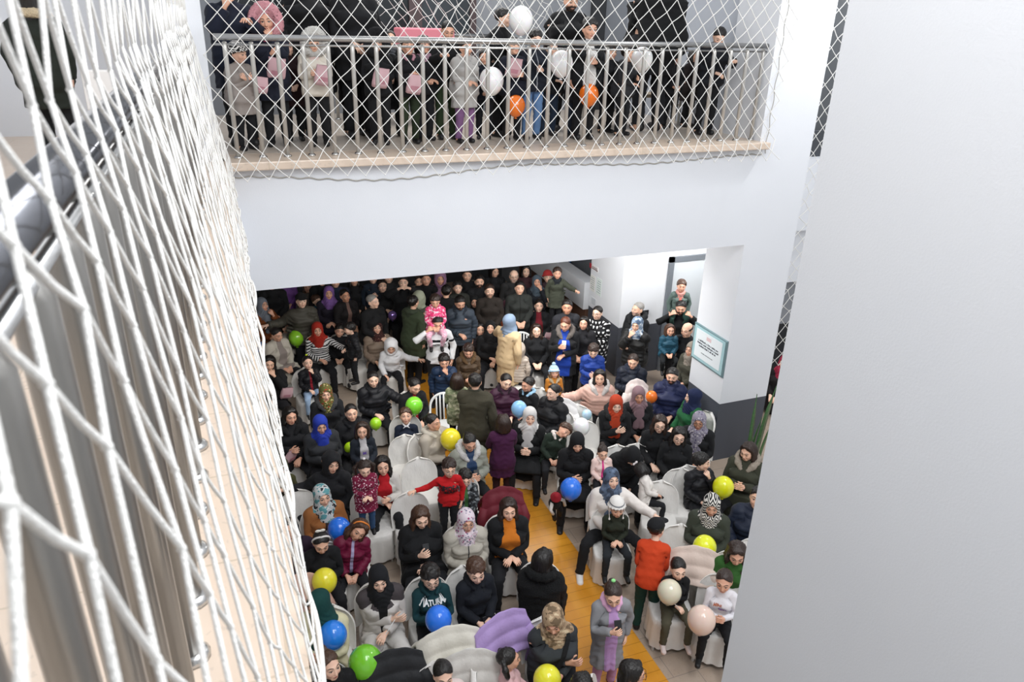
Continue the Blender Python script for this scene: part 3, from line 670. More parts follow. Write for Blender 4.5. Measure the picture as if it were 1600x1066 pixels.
    if n == 'scarf':
        f = Field((0, -.22, 1.16), (.26, .28, 1.66), h)
        P = [(.0, .08, 1.49), (.07, .06, 1.49), (.09, .0, 1.475), (.06, -.07, 1.455), (.0, -.10, 1.44)]
        for a, b in zip(P, P[1:]): f.cone(a, b, .042, .042, .02)
        f.cone((.03, -.10, 1.44), (.04, -.13, 1.24), .035, .045, .02, (1, .5, 1)); f.add_fn(lambda X, Y, Z: .005*np.sin(Z*140+X*30)); return f
    if n == 'shirtcollar':
        f = Field((0, -.16, 1.38), (.16, .16, 1.56), .006); P = [(0, .07, 1.505), (.05, .055, 1.505), (.066, .0, 1.50), (.05, -.055, 1.485), (.012, -.085, 1.465)]
        for a, b in zip(P, P[1:]): f.cone(a, b, .016, .016, .006, (1, 1, 1))
        f.cone((.02, -.085, 1.465), (.06, -.085, 1.43), .014, .008, .008); return f
    if n in ('beanie', 'earflap', 'pomhat'):
        t = .012; f = Field((0, -.20, 1.44), (.22, .22, 1.86), h); f.ell((0, .014, 1.655), (.0845+t, .104+t, .092+t), .01); f.cut(lambda X, Y, Z: (1.655-.28*(Y+.085))-Z+0*X)
        for a in np.linspace(0, PI, 9): f.ell(((.087+t)*math.sin(a), .014-(.104+t)*math.cos(a), 1.663-.28*(.1-.104*math.cos(a))), (.018, .018, .018), .012)
        if n != 'beanie': f.ell((.088, .01, 1.60), (.018, .042, .052), .012); f.cone((.09, .0, 1.55), (.086, -.02, 1.46), .007, .006, .006); f.ell((.086, -.022, 1.455), (.014, .014, .018), .005)
        if n == 'pomhat': f.ell((0, .02, 1.775), (.04, .04, .038), .008)
        return f
    if n == 'capcap':
        f = Field((0, -.26, 1.56), (.18, .22, 1.80), h); f.ell((0, .012, 1.650), (.093, .113, .092), .01); f.cut(lambda X, Y, Z: 1.650-Z+0*X+0*Y+.0*Y); f.ell((0, -.125, 1.663), (.078, .085, .011), .008); f.cut(lambda X, Y, Z: 1.645-Z+0*X+0*Y); return f
    if n == 'band':
        f = Field((0, -.16, 1.55), (.16, .16, 1.80), .005); 
        for a in np.linspace(0, 1.75, 16): f.ell((.090*math.sin(a), -.030+.04*(a/1.75), 1.645+.088*math.cos(a)), (.009, .012, .009), .004)
        return f
    if n == 'hairtie':
        f = Field((0, 0, 1.64), (.08, .16, 1.78), .005); f.ell((0, .06, 1.735), (.022, .018, .018), .004); return f
    if n == 'bow':
        f = Field((0, -.02, 1.60), (.12, .16, 1.80), .005); f.ell((.025, .05, 1.74), (.028, .012, .02), .004); f.ell((0, .05, 1.74), (.01, .014, .01), .004); return f
    raise KeyError(n)
# ---------------------------------------------------------------- skin weights
BONES = ['pelvis', 'spine', 'chest', 'neck', 'head'] + [b+s for s in 'LR' for b in ('uarm', 'farm', 'hand', 'fing', 'thigh', 'shin', 'foot')]
BI = {b: i for i, b in enumerate(BONES)}
SEG = dict(pelvis=((-.07, 0, .93), (.07, 0, .93)), spine=((0, .0, 1.02), (0, 0, 1.16)), chest=((-.0, .01, 1.22), (0, .01, 1.40)), neck=((0, .015, 1.45), (0, .005, 1.50)), head=((0, 0, 1.545), (0, 0, 1.70)))
for s_ in 'LR':
    SEG['uarm'+s_] = (J['sh'+s_], J['el'+s_]); SEG['farm'+s_] = (J['el'+s_], J['wr'+s_]); SEG['hand'+s_] = (J['wr'+s_], J['kn'+s_]-0*J['kn'+s_]); SEG['fing'+s_] = (J['kn'+s_], J['ft'+s_])
    SEG['thigh'+s_] = (J['hp'+s_]-np.array([0, 0, .03]), J['ke'+s_]); SEG['shin'+s_] = (J['ke'+s_], J['an'+s_]); SEG['foot'+s_] = (J['an'+s_]-np.array([0, 0, .02]), J['to'+s_])
def weights(P, bones=None, tau=.022, skirt=False):
    D = np.full((len(P), len(BONES)), 9.)
    for b in (bones or BONES):
        a, c = [np.array(q, float) for q in SEG[b]]; d = c-a; t = np.clip(((P-a)@d)/max(d@d, 1e-9), 0, 1); D[:, BI[b]] = np.linalg.norm(P-a-t[:, None]*d, axis=1)
    if 'uarmL' in (bones or BONES):
        for s_ in 'LR':
            D[:, BI['uarm'+s_]] += .02; D[:, BI['fing'+s_]] += .004
    D[:, BI['chest']] -= np.clip(.10-np.abs(np.abs(P[:, 0])-.0), 0, .1)*.3*(P[:, 2] > 1.3)*(P[:, 2] < 1.46)
    # ribs and belly are wide: keep them on the trunk
    trunk = (np.abs(P[:, 0]) < .175+np.clip(1.32-P[:, 2], 0, .02))
    for s_ in 'LR':
        for b in ('uarm', 'farm', 'hand', 'fing'):
            q = BI[b+s_]; D[:, q] = np.where(trunk & (P[:, 2] < 1.33), 9., D[:, q])
        oth = P[:, 0]*(1 if s_ == 'L' else -1) < -.012
        for b in ('thigh', 'shin', 'foot'): D[:, BI[b+s_]] = np.where(oth, D[:, BI[b+s_]]+.05, D[:, BI[b+s_]])
    W_ = np.exp(-(D-D.min(1, keepdims=True))/tau); W_[W_ < .02] = 0
    if skirt:
        lo = (P[:, 2] < .93) & (np.abs(P[:, 0]) < .34)
        ar = lo & (np.abs(P[:, 0]) > .30)
        w2 = np.zeros_like(W_); t = np.clip(P[:, 0]/.20+.5, 0, 1); t = t*t*(3-2*t); a = np.clip((.93-P[:, 2])/.14, 0, 1); kz = np.clip((.54-P[:, 2])/.12, 0, 1)
        w2[:, BI['pelvis']] = 1-a
        for s_, q in (('L', t), ('R', 1-t)): w2[:, BI['thigh'+s_]] = a*q*(1-kz); w2[:, BI['shin'+s_]] = a*q*kz
        W_[lo] = w2[lo]
    return W_/W_.sum(1, keepdims=True)
BASE = {}
def base(name, lod=0):
    key = (name, lod)
    if key in BASE: return BASE[key]
    if name == 'body':
        P, Q = body_field(.0060).mesh(); P, Q = decimate(P, Q, (11000, 5200)[lod]); Wt = weights(P)
        fn = np.cross(P[Q[:, 1]]-P[Q[:, 0]], P[Q[:, 2]]-P[Q[:, 0]]); vn = np.zeros_like(P)
        for i in range(3): np.add.at(vn, Q[:, i], fn)
        vn /= np.linalg.norm(vn, axis=1, keepdims=True)+1e-9; al = (np.abs(P[:, 0])-J['wrL'][0])*AD[0]+(P[:, 2]-J['wrL'][2])*AD[2]
        sh_ = np.where(np.abs(P[:, 0]) > .30, np.clip((-.05-al)/.05, 0, 1), np.clip((1.45-P[:, 2])/.05, 0, 1))*np.clip((P[:, 2]-.14)/.06, 0, 1)
        P = P-vn*(.013*sh_)[:, None]
    elif name == 'trousers': P, Q = g_trousers().mesh(); P, Q = decimate(P, Q, 2600, 1); Wt = weights(P, ['pelvis', 'thighL', 'thighR', 'shinL', 'shinR'], .03)
    elif name == 'shoe': 
        P, Q = g_shoe().mesh(); P, Q = decimate(P, Q, 700, 1); Wt = np.zeros((len(P), len(BONES))); Wt[:, BI['footL']] = 1
    elif name in ('sweater', 'jacket', 'puffer', 'long', 'dress', 'coat'):
        P, Q = g_top(name).mesh(); P, Q = decimate(P, Q, (6500 if name == 'puffer' else 5200), 1)
        Wt = weights(P, [b for b in BONES if b[:4] not in ('head', 'foot', 'hand', 'fing') and (name in ('long', 'dress', 'coat', 'jacket', 'puffer', 'sweater') or 'shin' not in b)], .026, skirt=name in ('long', 'dress', 'coat'))
    else:
        P, Q = g_item(name).mesh(); P, Q = decimate(P, Q, 3400 if name in ('hairlong', 'longfront', 'hijab', 'hijab_tail', 'hood', 'furhood', 'furcollar') else 1800, 1 if name not in ('band', 'bow') else 0)
        if name in ('furcollar', 'hoodcollar', 'scarf', 'shirtcollar'):
            Wt = weights(P, ['neck', 'chest'], .03)
        elif name in ('hairlong', 'longfront', 'pony', 'pigtails', 'bob', 'hijab', 'hijab_tail', 'hood', 'niqabcap', 'furhood'):
            lo_, hi_ = (1.40, 1.53); t = np.clip((P[:, 2]-lo_)/(hi_-lo_), 0, 1); t = t*t*(3-2*t); Wt = np.zeros((len(P), len(BONES))); Wt[:, BI['head']] = t; n_ = 4*t*(1-t)*.5; Wt[:, BI['head']] = t*(1-n_*.5); Wt[:, BI['neck']] = n_*.5; Wt[:, BI['chest']] = 1-Wt[:, BI['head']]-Wt[:, BI['neck']]
        else: Wt = np.zeros((len(P), len(BONES))); Wt[:, BI['head']] = 1
    BASE[key] = (P, Q, Wt); return BASE[key]
# ---------------------------------------------------------------- pose
def rx(a): c, s = math.cos(a), math.sin(a); return np.array([[1, 0, 0], [0, c, -s], [0, s, c]])
def ry(a): c, s = math.cos(a), math.sin(a); return np.array([[c, 0, s], [0, 1, 0], [-s, 0, c]])
def rz(a): c, s = math.cos(a), math.sin(a); return np.array([[c, -s, 0], [s, c, 0], [0, 0, 1]])
def unit(v): return v/(np.linalg.norm(v)+1e-9)
def frame(d, p): d = unit(d); p = unit(p-d*(p@d)); return np.stack([d, p, np.cross(d, p)], 1)
def ik(a, t, l1, l2, pole):
    d = t-a; L = np.linalg.norm(d); L2 = min(max(L, abs(l1-l2)+.02), (l1+l2)*.995); u = unit(d); t = a+u*L2
    x = (l1*l1-l2*l2+L2*L2)/(2*L2); hgt = math.sqrt(max(l1*l1-x*x, 1e-6)); p = unit(pole-u*(pole@u)); return a+u*x+p*hgt, t
ARM = {  # wrist from the shoulder, in chest space: outward, forward, up ; palm normal: outward, forward, up ; fingertip curl
    'lap': ((-.09, .27, -.36), (0, -.3, -1), .1), 'lapc': ((-.155, .25, -.30), (0, -.2, -1), .2), 'down': ((.07, .03, -.50), (-1, 0, 0), .2), 'rest': ((-.02, .33, -.34), (0, .1, -1), .1),
    'mouth': ((-.115, .23, .06), (-.3, -1, .2), .5), 'cheek': ((-.09, .17, .10), (-.5, -.8, .3), .4), 'phone': ((-.10, .30, -.12), (-.6, -.8, 0), .6), 'hold': ((-.12, .30, -.20), (-1, -.2, .1), .6), 'cam': ((-.06, .30, .22), (-1, .2, 0), .7),
    'cross': ((-.26, .19, -.20), (-.2, -1, 0), .2), 'reach': ((.02, .50, -.08), (0, 0, -1), .1), 'side': ((.46, .10, -.10), (0, 0, -1), .1), 'sidef': ((.36, .34, -.12), (0, 0, -1), .1), 'up': ((.03, .16, .34), (-1, 0, 0), .8), 'legs': ((.02, .17, .13), (-.6, -.6, 0), .9), 'rail': ((.02, .40, -.06), (0, 0, -1), .5), 'back': ((.05, -.06, -.48), (-1, 0, 0), .3),
    'chest': ((-.20, .24, -.13), (-.2, -1, 0), .3), 'ride': ((-.08, .26, -.24), (0, 0, -1), .4), 'pocket': ((-.02, .12, -.44), (-1, -.3, 0), .5)}
def make_pose(mode, s, seat=.45, lean=0., roll=0., twist=0., head=(0, 0, 0), arms=('lap', 'lap'), knees=0., step=0., hs=1.):
    T = {}; lean, roll, twist = [math.radians(a) for a in (lean, roll, twist)]; hy, hp_, ht = [math.radians(a) for a in head]
    pz = .93 if mode != 'sit' else (seat+.085*s+.0)/s
    if mode == 'ride': pz = .93
    pel = np.array([0, 0, pz]); R0 = rz(0.) @ rx(lean*.35)
    def put(b, R, piv, new, sc=1.): T[b] = (R*sc, new-(R*sc) @ piv)
    put('pelvis', R0, J['pelvis'], pel)
    ap = lambda b, q: T[b][0] @ q + T[b][1]
    Rs = rz(twist*.5) @ ry(roll*.5) @ rx(lean*.7); put('spine', Rs, J['pelvis'], pel)
    Rc = rz(twist) @ ry(roll) @ rx(lean); put('chest', Rc, J['spine'], ap('spine', J['spine']))
    Rh = Rc @ rz(hy) @ ry(ht) @ rx(hp_); Rn = Rc @ rz(hy*.4) @ ry(ht*.5) @ rx(hp_*.5); put('neck', Rn, J['neck'], ap('chest', J['neck'])); put('head', Rh, J['head'], ap('neck', J['head']), hs)
    out = {}
    for s_, sg_, nm in (('L', 1, arms[1]), ('R', -1, arms[0])):
        tgt, pn, curl = ARM[nm] if isinstance(nm, str) else nm
        sh = ap('chest', J['sh'+s_]); cv = lambda v: Rc @ np.array([v[0]*sg_, -v[1], v[2]])
        t = sh+cv(tgt); pole = cv((.55, -.35, -.75)) if nm not in ('up', 'cam') else cv((.9, .1, -.25))
        e, t = ik(sh, t, .28, .255, pole)
        n0 = frame(J['el'+s_]-J['sh'+s_], np.array([0, 1., 0])); n1 = frame(e-sh, unit(pole)); bend = unit(pole)
        mid = (sh+t)/2; bd = e-mid if np.linalg.norm(e-mid) > .03 else pole
        Ru = frame(e-sh, bd) @ n0.T; put('uarm'+s_, Ru, J['sh'+s_], sh)
        Rf = frame(t-e, bd) @ frame(J['wr'+s_]-J['el'+s_], np.array([0, 1., 0])).T; put('farm'+s_, Rf, J['el'+s_], e)
        d0 = AD*np.array([sg_, 1, 1]); p0 = np.array([-math.cos(A40)*sg_, 0, -math.sin(A40)]); hd = unit(t-e)
        Rw = frame(hd, cv(pn)) @ frame(d0, p0).T; put('hand'+s_, Rw, J['wr'+s_], t)
        ax = np.cross(d0, p0); K = np.array([[0, -ax[2], ax[1]], [ax[2], 0, -ax[0]], [-ax[1], ax[0], 0]]); a = curl; Rr = np.eye(3)+math.sin(a)*K+(1-math.cos(a))*K@K
        put('fing'+s_, Rw @ Rr, J['kn'+s_], T['hand'+s_][0] @ J['kn'+s_]+T['hand'+s_][1]); out['hand'+s_] = t+hd*.085+Rw @ p0*.03
        # legs
        hp = ap('pelvis', J['hp'+s_]); 
        if mode == 'sit':
            sp = .02+knees*.1; an = hp+np.array([sg_*sp*1.3, -.40, 0]); an[2] = max(.085, hp[2]-.42); pole2 = np.array([sg_*.15*knees, -.5, 1.])
        elif mode == 'ride':
            an = np.array([sg_*.13, -.20, hp[2]-.42]); pole2 = np.array([sg_*.3, -1, .3])
        else:
            an = np.array([sg_*.10, .012-step*sg_, .08]); pole2 = np.array([0, -1, 0.])
        kn, an = ik(hp, an, .415, .405, pole2)
        bd = pole2 if mode != 'stand' else np.array([0, -1., 0]); fr = np.array([0, -1., 0])
        if mode == 'sit': Rt = frame(kn-hp, np.array([0, 0, 1.])) @ frame(J['ke'+s_]-J['hp'+s_], fr).T; Rk = frame(an-kn, np.array([0, -1., .0])) @ frame(J['an'+s_]-J['ke'+s_], fr).T
        else: Rt = frame(kn-hp, fr) @ frame(J['ke'+s_]-J['hp'+s_], fr).T; Rk = frame(an-kn, fr) @ frame(J['an'+s_]-J['ke'+s_], fr).T
        put('thigh'+s_, Rt, J['hp'+s_], hp); put('shin'+s_, Rk, J['ke'+s_], kn); put('foot'+s_, rx(.0) if mode != 'ride' else rx(.35), J['an'+s_], an)
    out['head'] = T['head'][0] @ np.array([0, -.01, 1.61])+T['head'][1]; out['T'] = T; out['chest'] = ap('chest', np.array([0, -.13, 1.28]))
    return out
def deform(P, Wt, T, s):
    out = np.zeros_like(P)
    for b, (R, t) in T.items():
        w = Wt[:, BI[b]]; m = w > 0
        if m.any(): out[m] += w[m, None]*(P[m] @ R.T+t)
    return out*s
def fatten(P, fat):
    m = np.clip((1.44-P[:, 2])/.12, 0, 1)*np.clip((P[:, 2]-.75)/.1, .3, 1)*np.clip((.24-np.abs(P[:, 0]))/.08, 0, 1)
    return P*np.stack([1+(fat-1)*m, 1+(fat-1)*1.3*m, np.ones(len(P))], 1)
def posed(name, key, pose, s, mat, parent=None, mirror=False, fat=1., lod=0, loc=None):
    P, Q, Wt = base(key, lod); R = P
    if mirror:
        P = P*np.array([-1, 1, 1]); R = P; Q = Q[:, ::-1]; W2 = np.zeros_like(Wt); W2[:, BI['footR']] = Wt[:, BI['footL']]; Wt = W2
    if fat != 1. and key in ('body', 'sweater', 'jacket', 'puffer', 'long', 'dress', 'coat', 'trousers'):
        P = fatten(P, fat)
    V = deform(P, Wt, pose['T'], s); o = link_mesh(name, V, Q, mat, parent, True)
    a = o.data.attributes.new('rest', 'FLOAT_VECTOR', 'POINT'); a.data.foreach_set('vector', R.astype(np.float32).ravel()); return o
# ---------------------------------------------------------------- one person: body as the thing, clothes, hair and shoes as its parts
HCOL = {'k': '#15110f', 'b': '#2e1f18', 'm': '#4a3224', 'l': '#7b5a3c', 'g': '#8d8a86', 'r': '#5c2f1d', 'w': '#b9b6b0'}
TONE = ['#efcdb6', '#e8c0a6', '#ddb096', '#f2d5c2', '#c99a7e']
SIZE = {'man': (1.80, 1.07), 'woman': (1.70, 1.08), 'teen': (1.58, 1.18), 'kid': (1.39, 1.31), 'small': (1.19, 1.44), 'tot': (.97, 1.50)}
HAIRS = ('short', 'buzz', 'fringe', 'curly', 'bald', 'updo', 'bunlow', 'pony', 'pigtails', 'hairlong', 'longfront', 'bob')
HATNAME = {'hijab': 'headscarf', 'hijab_tail': 'headscarf', 'niqabcap': 'headscarf', 'hood': 'hood', 'furhood': 'fur_hood', 'furcollar': 'fur_collar', 'hoodcollar': 'hood_collar', 'scarf': 'scarf',
           'shirtcollar': 'shirt_collar', 'beanie': 'knit_hat', 'earflap': 'earflap_hat', 'pomhat': 'pompom_hat', 'capcap': 'cap', 'band': 'headband', 'hairtie': 'hair_tie', 'bow': 'hair_bow'}
TOPNAME = {'sweater': 'sweater', 'jacket': 'jacket', 'puffer': 'padded_jacket', 'long': 'long_coat', 'dress': 'robe', 'coat': 'coat'}
PEOPLE = []; rp_ = random.Random(21)
def glasses(pose, s, parent, col='#1a1a1c'):
    mb = MB()
    for sg_ in (-1, 1):
        pts = [(.0335*sg_+.0225*math.cos(a)*1.0, -.118+.012*abs(math.cos(a))*(1 if math.cos(a)*sg_ > 0 else 0), 1.606+.0175*math.sin(a)) for a in np.linspace(0, 2*PI, 17)]
        mb.tube(pts, .0021, 5, False); mb.tube([(.056*sg_, -.107, 1.611), (.080*sg_, -.03, 1.611), (.084*sg_, .01, 1.608)], .0018, 5)
    mb.tube([(-.011, -.120, 1.611), (.011, -.120, 1.611)], .002, 5)
    R, t = pose['T']['head']; V = (np.array(mb.v) @ R.T+t)*s
    return link_mesh('glasses', V, mb.f, plain('glasses_frame', col, .3), parent, True)
def person(px, py, mode, size, yaw, label, hair=None, hc='b', hat=(), top=('jacket', cloth('#1b1c20')), legs='#1a1b1f', shoes='#1c1c1e', arms=('lap', 'lap'), head=(0, 0, 0), lean=4, roll=0, twist=0,
           zb=0., seat=.45, hz=None, fat=1., beard=0, tone=None, gl=None, group=None, knees=.6, step=0., lod=0, chair=True, cyaw=None, pos=None, sc=1., skirt=False, items=()):
    Hh, hs = SIZE[size]; s = Hh/1.72*sc
    if mode == 'sit' and lean == 4: lean = rp_.uniform(-6, 4)
    head = (head[0]+rp_.uniform(-3, 3), head[1]*.8-10+rp_.uniform(-2, 2), head[2]+rp_.uniform(-3, 3))
    ps = make_pose(mode, s, seat, lean, roll, twist, head, arms, knees, step, hs)
    h = ps['head']*s; y = math.radians(yaw); c_, s_ = math.cos(y), math.sin(y); hx, hyy = h[0]*c_-h[1]*s_, h[0]*s_+h[1]*c_
    if pos is None:
        p = at(px, py, z=zb+h[2] if hz is None else hz); zb_ = p[2]-h[2]; loc = (p[0]-hx, p[1]-hyy, zb_)
    else: loc = tuple(pos)
    fat = fat*1.10
    if hair == 'long': hair = 'hairlong'
    tone = tone if tone is not None else rp_.choice(TONE[:3]); brow = HCOL.get(hc, '#2e1f18')
    lip = '#a8604f' if size in ('man',) else '#b0584f'
    o = posed('person', 'body', ps, s, skin(tone, brow, lip, beard), None, fat=fat, lod=lod)
    o.location = loc; o.rotation_euler = (0, 0, y); tag(o, ' '.join(label.split()[:16]), 'person', group)
    kind, m = top; posed(TOPNAME[kind], kind, ps, s, m, o, fat=fat)
    if kind != 'dress' and legs: posed('trousers', 'trousers', ps, s, legs if not isinstance(legs, str) else cloth(legs), o, fat=fat)
    if kind != 'dress' or True:
        for mir in (False, True): posed('shoe', 'shoe', ps, s, plain('shoe_leather', shoes, .5), o, mirror=mir)
    if hair: posed('hair', hair, ps, s, hairmat(HCOL[hc]), o)
    for n, mt in hat: posed(HATNAME[n], n, ps, s, cloth(mt) if isinstance(mt, str) else mt, o)
    if gl: glasses(ps, s, o, gl if isinstance(gl, str) else '#1a1a1c')
    rec = dict(fat=fat, o=o, ps=ps, s=s, loc=np.array(loc), y=y, mode=mode, label=label, seat=seat, cyaw=cyaw, chair=chair and mode == 'sit', zb=loc[2]); PEOPLE.append(rec); return rec
def wpt(rec, v):
    v = np.array(v, float)*rec['s']; c_, s_ = math.cos(rec['y']), math.sin(rec['y']); return rec['loc']+np.array([v[0]*c_-v[1]*s_, v[0]*s_+v[1]*c_, v[2]])
def on_chest(rec, body, size, mat, z, ext=.0015, x=0., name='lettering', sp=1.):
    "lettering printed on the front of the garment, following it"
    garment = [c for c in rec['o'].children if c.name.split('.')[0] in TOPNAME.values()][0]
    cu = bpy.data.curves.new(name, 'FONT'); cu.body = body; cu.size = size; cu.extrude = 0; cu.offset = size*.035; cu.align_x = 'CENTER'; cu.align_y = 'CENTER'; cu.space_line = .85; cu.space_character = sp
    t = bpy.data.objects.new(name, cu); C.objects.link(t); me = bpy.data.meshes.new_from_object(t); C.objects.unlink(t); bpy.data.objects.remove(t)
    key = garment_key(garment); P, Q, Wt = base(key); P = fatten(P, rec['fat']); fr = P[:, 1] < 0
    Pf, Wf = P[fr], Wt[fr]; V = np.array([v.co[:] for v in me.vertices]); out = np.zeros_like(V)
    for i, v in enumerate(V):
        q = np.array([v[0]+x, v[1]+z]); d = np.hypot(Pf[:, 0]-q[0], Pf[:, 2]-q[1]); k4 = np.argsort(d)[:6]; w = 1/(d[k4]+.004); w /= w.sum()
        y_ = Pf[k4, 1].min()-.008; W1 = (Wf[k4]*w[:, None]).sum(0); p = np.zeros(3)
        for b, (R, tt) in rec['ps']['T'].items():
            if W1[BI[b]] > 0: p += W1[BI[b]]*(R @ np.array([q[0], y_, q[1]])+tt)
        out[i] = p*rec['s']
    for i, v in enumerate(me.vertices): v.co = out[i]
    o = bpy.data.objects.new(name, me); C.objects.link(o); o.parent = rec['o']; me.materials.append(mat); return o
def garment_key(g):
    n = g.name.split('.')[0]; return [k_ for k_, v_ in TOPNAME.items() if v_ == n][0]
# ================================================================ the crowd on the ground floor, back rows first
def J_(col, **k): return ('jacket', cloth(col, **k))
def Pf(col, **k): return ('puffer', cloth(col, rough=.55, **k))
def Sw(col, **k): return ('sweater', cloth(col, **k))
def Lg(col, **k): return ('long', cloth(col, **k))
def Ct(col, **k): return ('coat', cloth(col, **k))
BK = '#17181b'; NV = '#1a2236'
P = person
# ---- far rows, under the beam (partly hidden by it)
P(447,436,'stand','kid',-8,'child in a lilac hooded jacket half hidden under the beam at the far left','bob','b',(('hood','#8a5cab'),),J_('#8a5cab'),zb=.1,lod=1)
P(424,442,'stand','man',-5,'dark coated person at the far left whose face the beam hides','short','k',(),J_(BK),lod=1)
P(481,448,'sit','woman',-10,'person with long brown hair in a dark coat under the beam, behind the boy in teal','long','m',(),J_('#6a6560'),lod=1,seat=.6)
P(503,436,'stand','man',-10,'man in black behind the woman with the lilac headscarf, head cut by the beam','short','k',(),J_('#14151a'),lod=1)
P(524,439,'stand','man',-8,'man in navy under the beam, right of the lilac headscarf','short','k',(),J_(NV),lod=1)
P(553,437,'stand','woman',-8,'woman in black under the beam, behind the dark haired woman in black','long','k',(),J_(BK),lod=1)
P(583,434,'stand','kid',-8,'child in a dark navy coat standing behind the grey haired man under the beam','short','b',(),J_('#1d2836'),zb=.35,lod=1,arms=('down','phone'))
P(607,432,'stand','man',-8,'man in dark grey behind the one filming with raised hands','short','b',(),J_('#26282a'),lod=1)
P(655,440,'stand','woman',-12,'woman in a grey jacket at the far back, right of the one filming','bunlow','b',(),J_('#565c5e'),lod=1)
P(630,441,'stand','man',-10,'man in black raising both hands to film, under the middle of the beam','short','k',(),J_(BK),arms=('cam','cam'),lod=1)
P(666,436,'stand','man',-10,'man in black at the far back between the filming man and the mauve hood','short','k',(),J_('#101114'),lod=1)
P(688,436,'stand','kid',-12,'girl in a mauve hooded jacket standing behind the toddler in pink','long','b',(('hood','#8d6b86'),),J_('#8d6b86'),zb=.35,lod=1)
P(730,430,'stand','man',-12,'man in black at the back left of the bearded man, half under the beam','short','k',(),J_('#18191c'),lod=1)
P(773,424,'stand','woman',-14,'person in black at the back between the bearded man and the bald man','bob','k',(),J_(BK),lod=1,head=(25,10,0))
P(749,440,'stand','man',-12,'stout bearded man in black at the back under the beam','short','k',(),J_('#17181b'),fat=1.15,beard=2,lod=1)
P(715,449,'stand','teen',-12,'teenage boy in dark olive behind the bearded man in grey-blue','fringe','k',(),J_('#2c2e2a'),lod=1,zb=.2)
P(803,432,'stand','man',-18,'bald man with glasses in a dark jacket at the back','bald','g',(),J_('#2a2a2b'),gl=1,beard=1,lod=1)
P(822,424,'stand','woman',-16,'dark haired woman at the back under the beam, right of the bald man','bob','k',(),J_('#3a2226'),lod=1)
P(839,440,'sit','woman',-18,'woman in a grey headscarf with her hand on her cheek, left of the boy in khaki','',hat=(('hijab','#4d5a66'),),top=J_('#1c1f26'),arms=('lap','cheek'),lod=1,seat=.75)
P(812,450,'stand','man',-12,'man with short dark hair in a charcoal coat below the bald man','short','k',(),J_('#2b2e2c',zipc='#111111'),fat=1.08,lod=1)
P(856,433,'sit','kid',-16,'child in a red knit hat looking past the boy in khaki','short','b',(('beanie','#a83232'),),J_('#3a2a30'),lod=1,seat=.9)
P(871,427,'stand','small',-20,'boy in a khaki parka and black scarf standing raised at the far right','fringe','b',(('scarf','#1c2026'),),Ct('#3f4338'),zb=.85,lod=1,arms=('down','sidef'))
P(410,476,'stand','woman',35,'woman in a grey knit headscarf and rust coat at the far left','',hat=(('hijab_tail','#6f7680'),),top=J_('#7c4420'),arms=('lap','mouth'),tone=TONE[2])
P(471,470,'stand','man',5,'smiling man in a black cap and olive jacket above the dark green balloon','short','k',(('capcap','#141416'),),Pf('#45433b'),arms=('side','lap'))
P(495,470,'sit','small',30,'fair haired boy in a teal jacket looking right, beside the lilac headscarf','fringe','m',(),Pf('#1d5268'),seat=.75,arms=('lap','reach'))
P(514,458,'stand','woman',-5,'smiling woman in a lilac headscarf and dark coat','',hat=(('hijab','#7d5a9c'),),top=J_('#221e2c'),arms=('lapc','lapc'))
P(539,462,'stand','woman',20,'dark haired woman with hair tied back in a black coat, right of the lilac headscarf','bunlow','k',(),J_('#1d1a1c',open_=(.03,.05),inner='#7a6058'),seat=.55,tone=TONE[4])
P(528,485,'sit','woman',-15,'woman in a maroon headscarf tilting her head','',hat=(('hijab','#4a2340'),),top=J_('#241a26'),head=(15,5,15))
P(583,471,'stand','man',28,'grey haired man in a black coat turned to the right','buzz','g',(),J_('#191a1c'),seat=.6,fat=1.15,head=(15,5,0))
P(517,498,'sit','tot',0,'small child in a grey knit hat behind the girl in the striped top','short','b',(('beanie',cloth('#8d8a8c','marble','#c9c6c6','#7a5560')),),J_('#2a2a30'),seat=.6,lod=1)
P(646,472,'stand','man',120,'man in a green parka seen from behind with his head turned away','short','k',(('hoodcollar','#3a4334'),),Ct('#3f4a36'),head=(10,5,0),arms=('down','phone'))
P(655,466,'stand','woman',150,'person in a pale green hood beside the man in the green parka','',hat=(('hood','#a3a994'),),top=J_('#4b4f45'),lod=1)
P(741,472,'sit','woman',-15,'woman in a black headscarf and black robe seated right of the grey-blue jacket','',hat=(('hijab','#17181a'),),top=('dress',cloth('#151618')),seat=.55)
P(793,479,'sit','woman',-5,'woman in a plum checked headscarf and rust jacket behind the beige trench coat','',hat=(('hijab',cloth('#6b4652','marble','#8a4a50','#4b3c4a')),),top=J_('#8d4527'))
P(800,472,'sit','kid',160,'child in a bright red hood behind the rust jacket','',hat=(('hood','#b02630'),),top=J_('#8c2430'),lod=1,seat=.6)
P(842,478,'sit','woman',-18,'woman with dark hair in a wine red top and open black vest','bunlow','k',(('hairtie','#15110f'),),J_('#151619',open_=(.05,.10),inner='#6a1722'),fat=1.1)
P(886,480,'stand','man',-10,'man in a black track top with white piping left of the heart print','short','k',(),J_('#1b1c20',pat='shoulders',c2='#2a2b30'),head=(-15,5,0),tone=TONE[4])
P(933,489,'stand','woman',-38,'woman with glasses in a black jumper printed with white hearts','bunlow','k',(),Ct('#131316',pat='hearts',c2='#efefef',sc=1.35),arms=('lapc','lapc'),gl=1,fat=1.12,head=(-10,8,0))
P(996,483,'stand','man',-70,'grey haired man in black with a hood down, leaning on the white wall','buzz','g',(('furcollar','#1d1f22'),),J_('#181a1d'),head=(-12,5,0),beard=1)
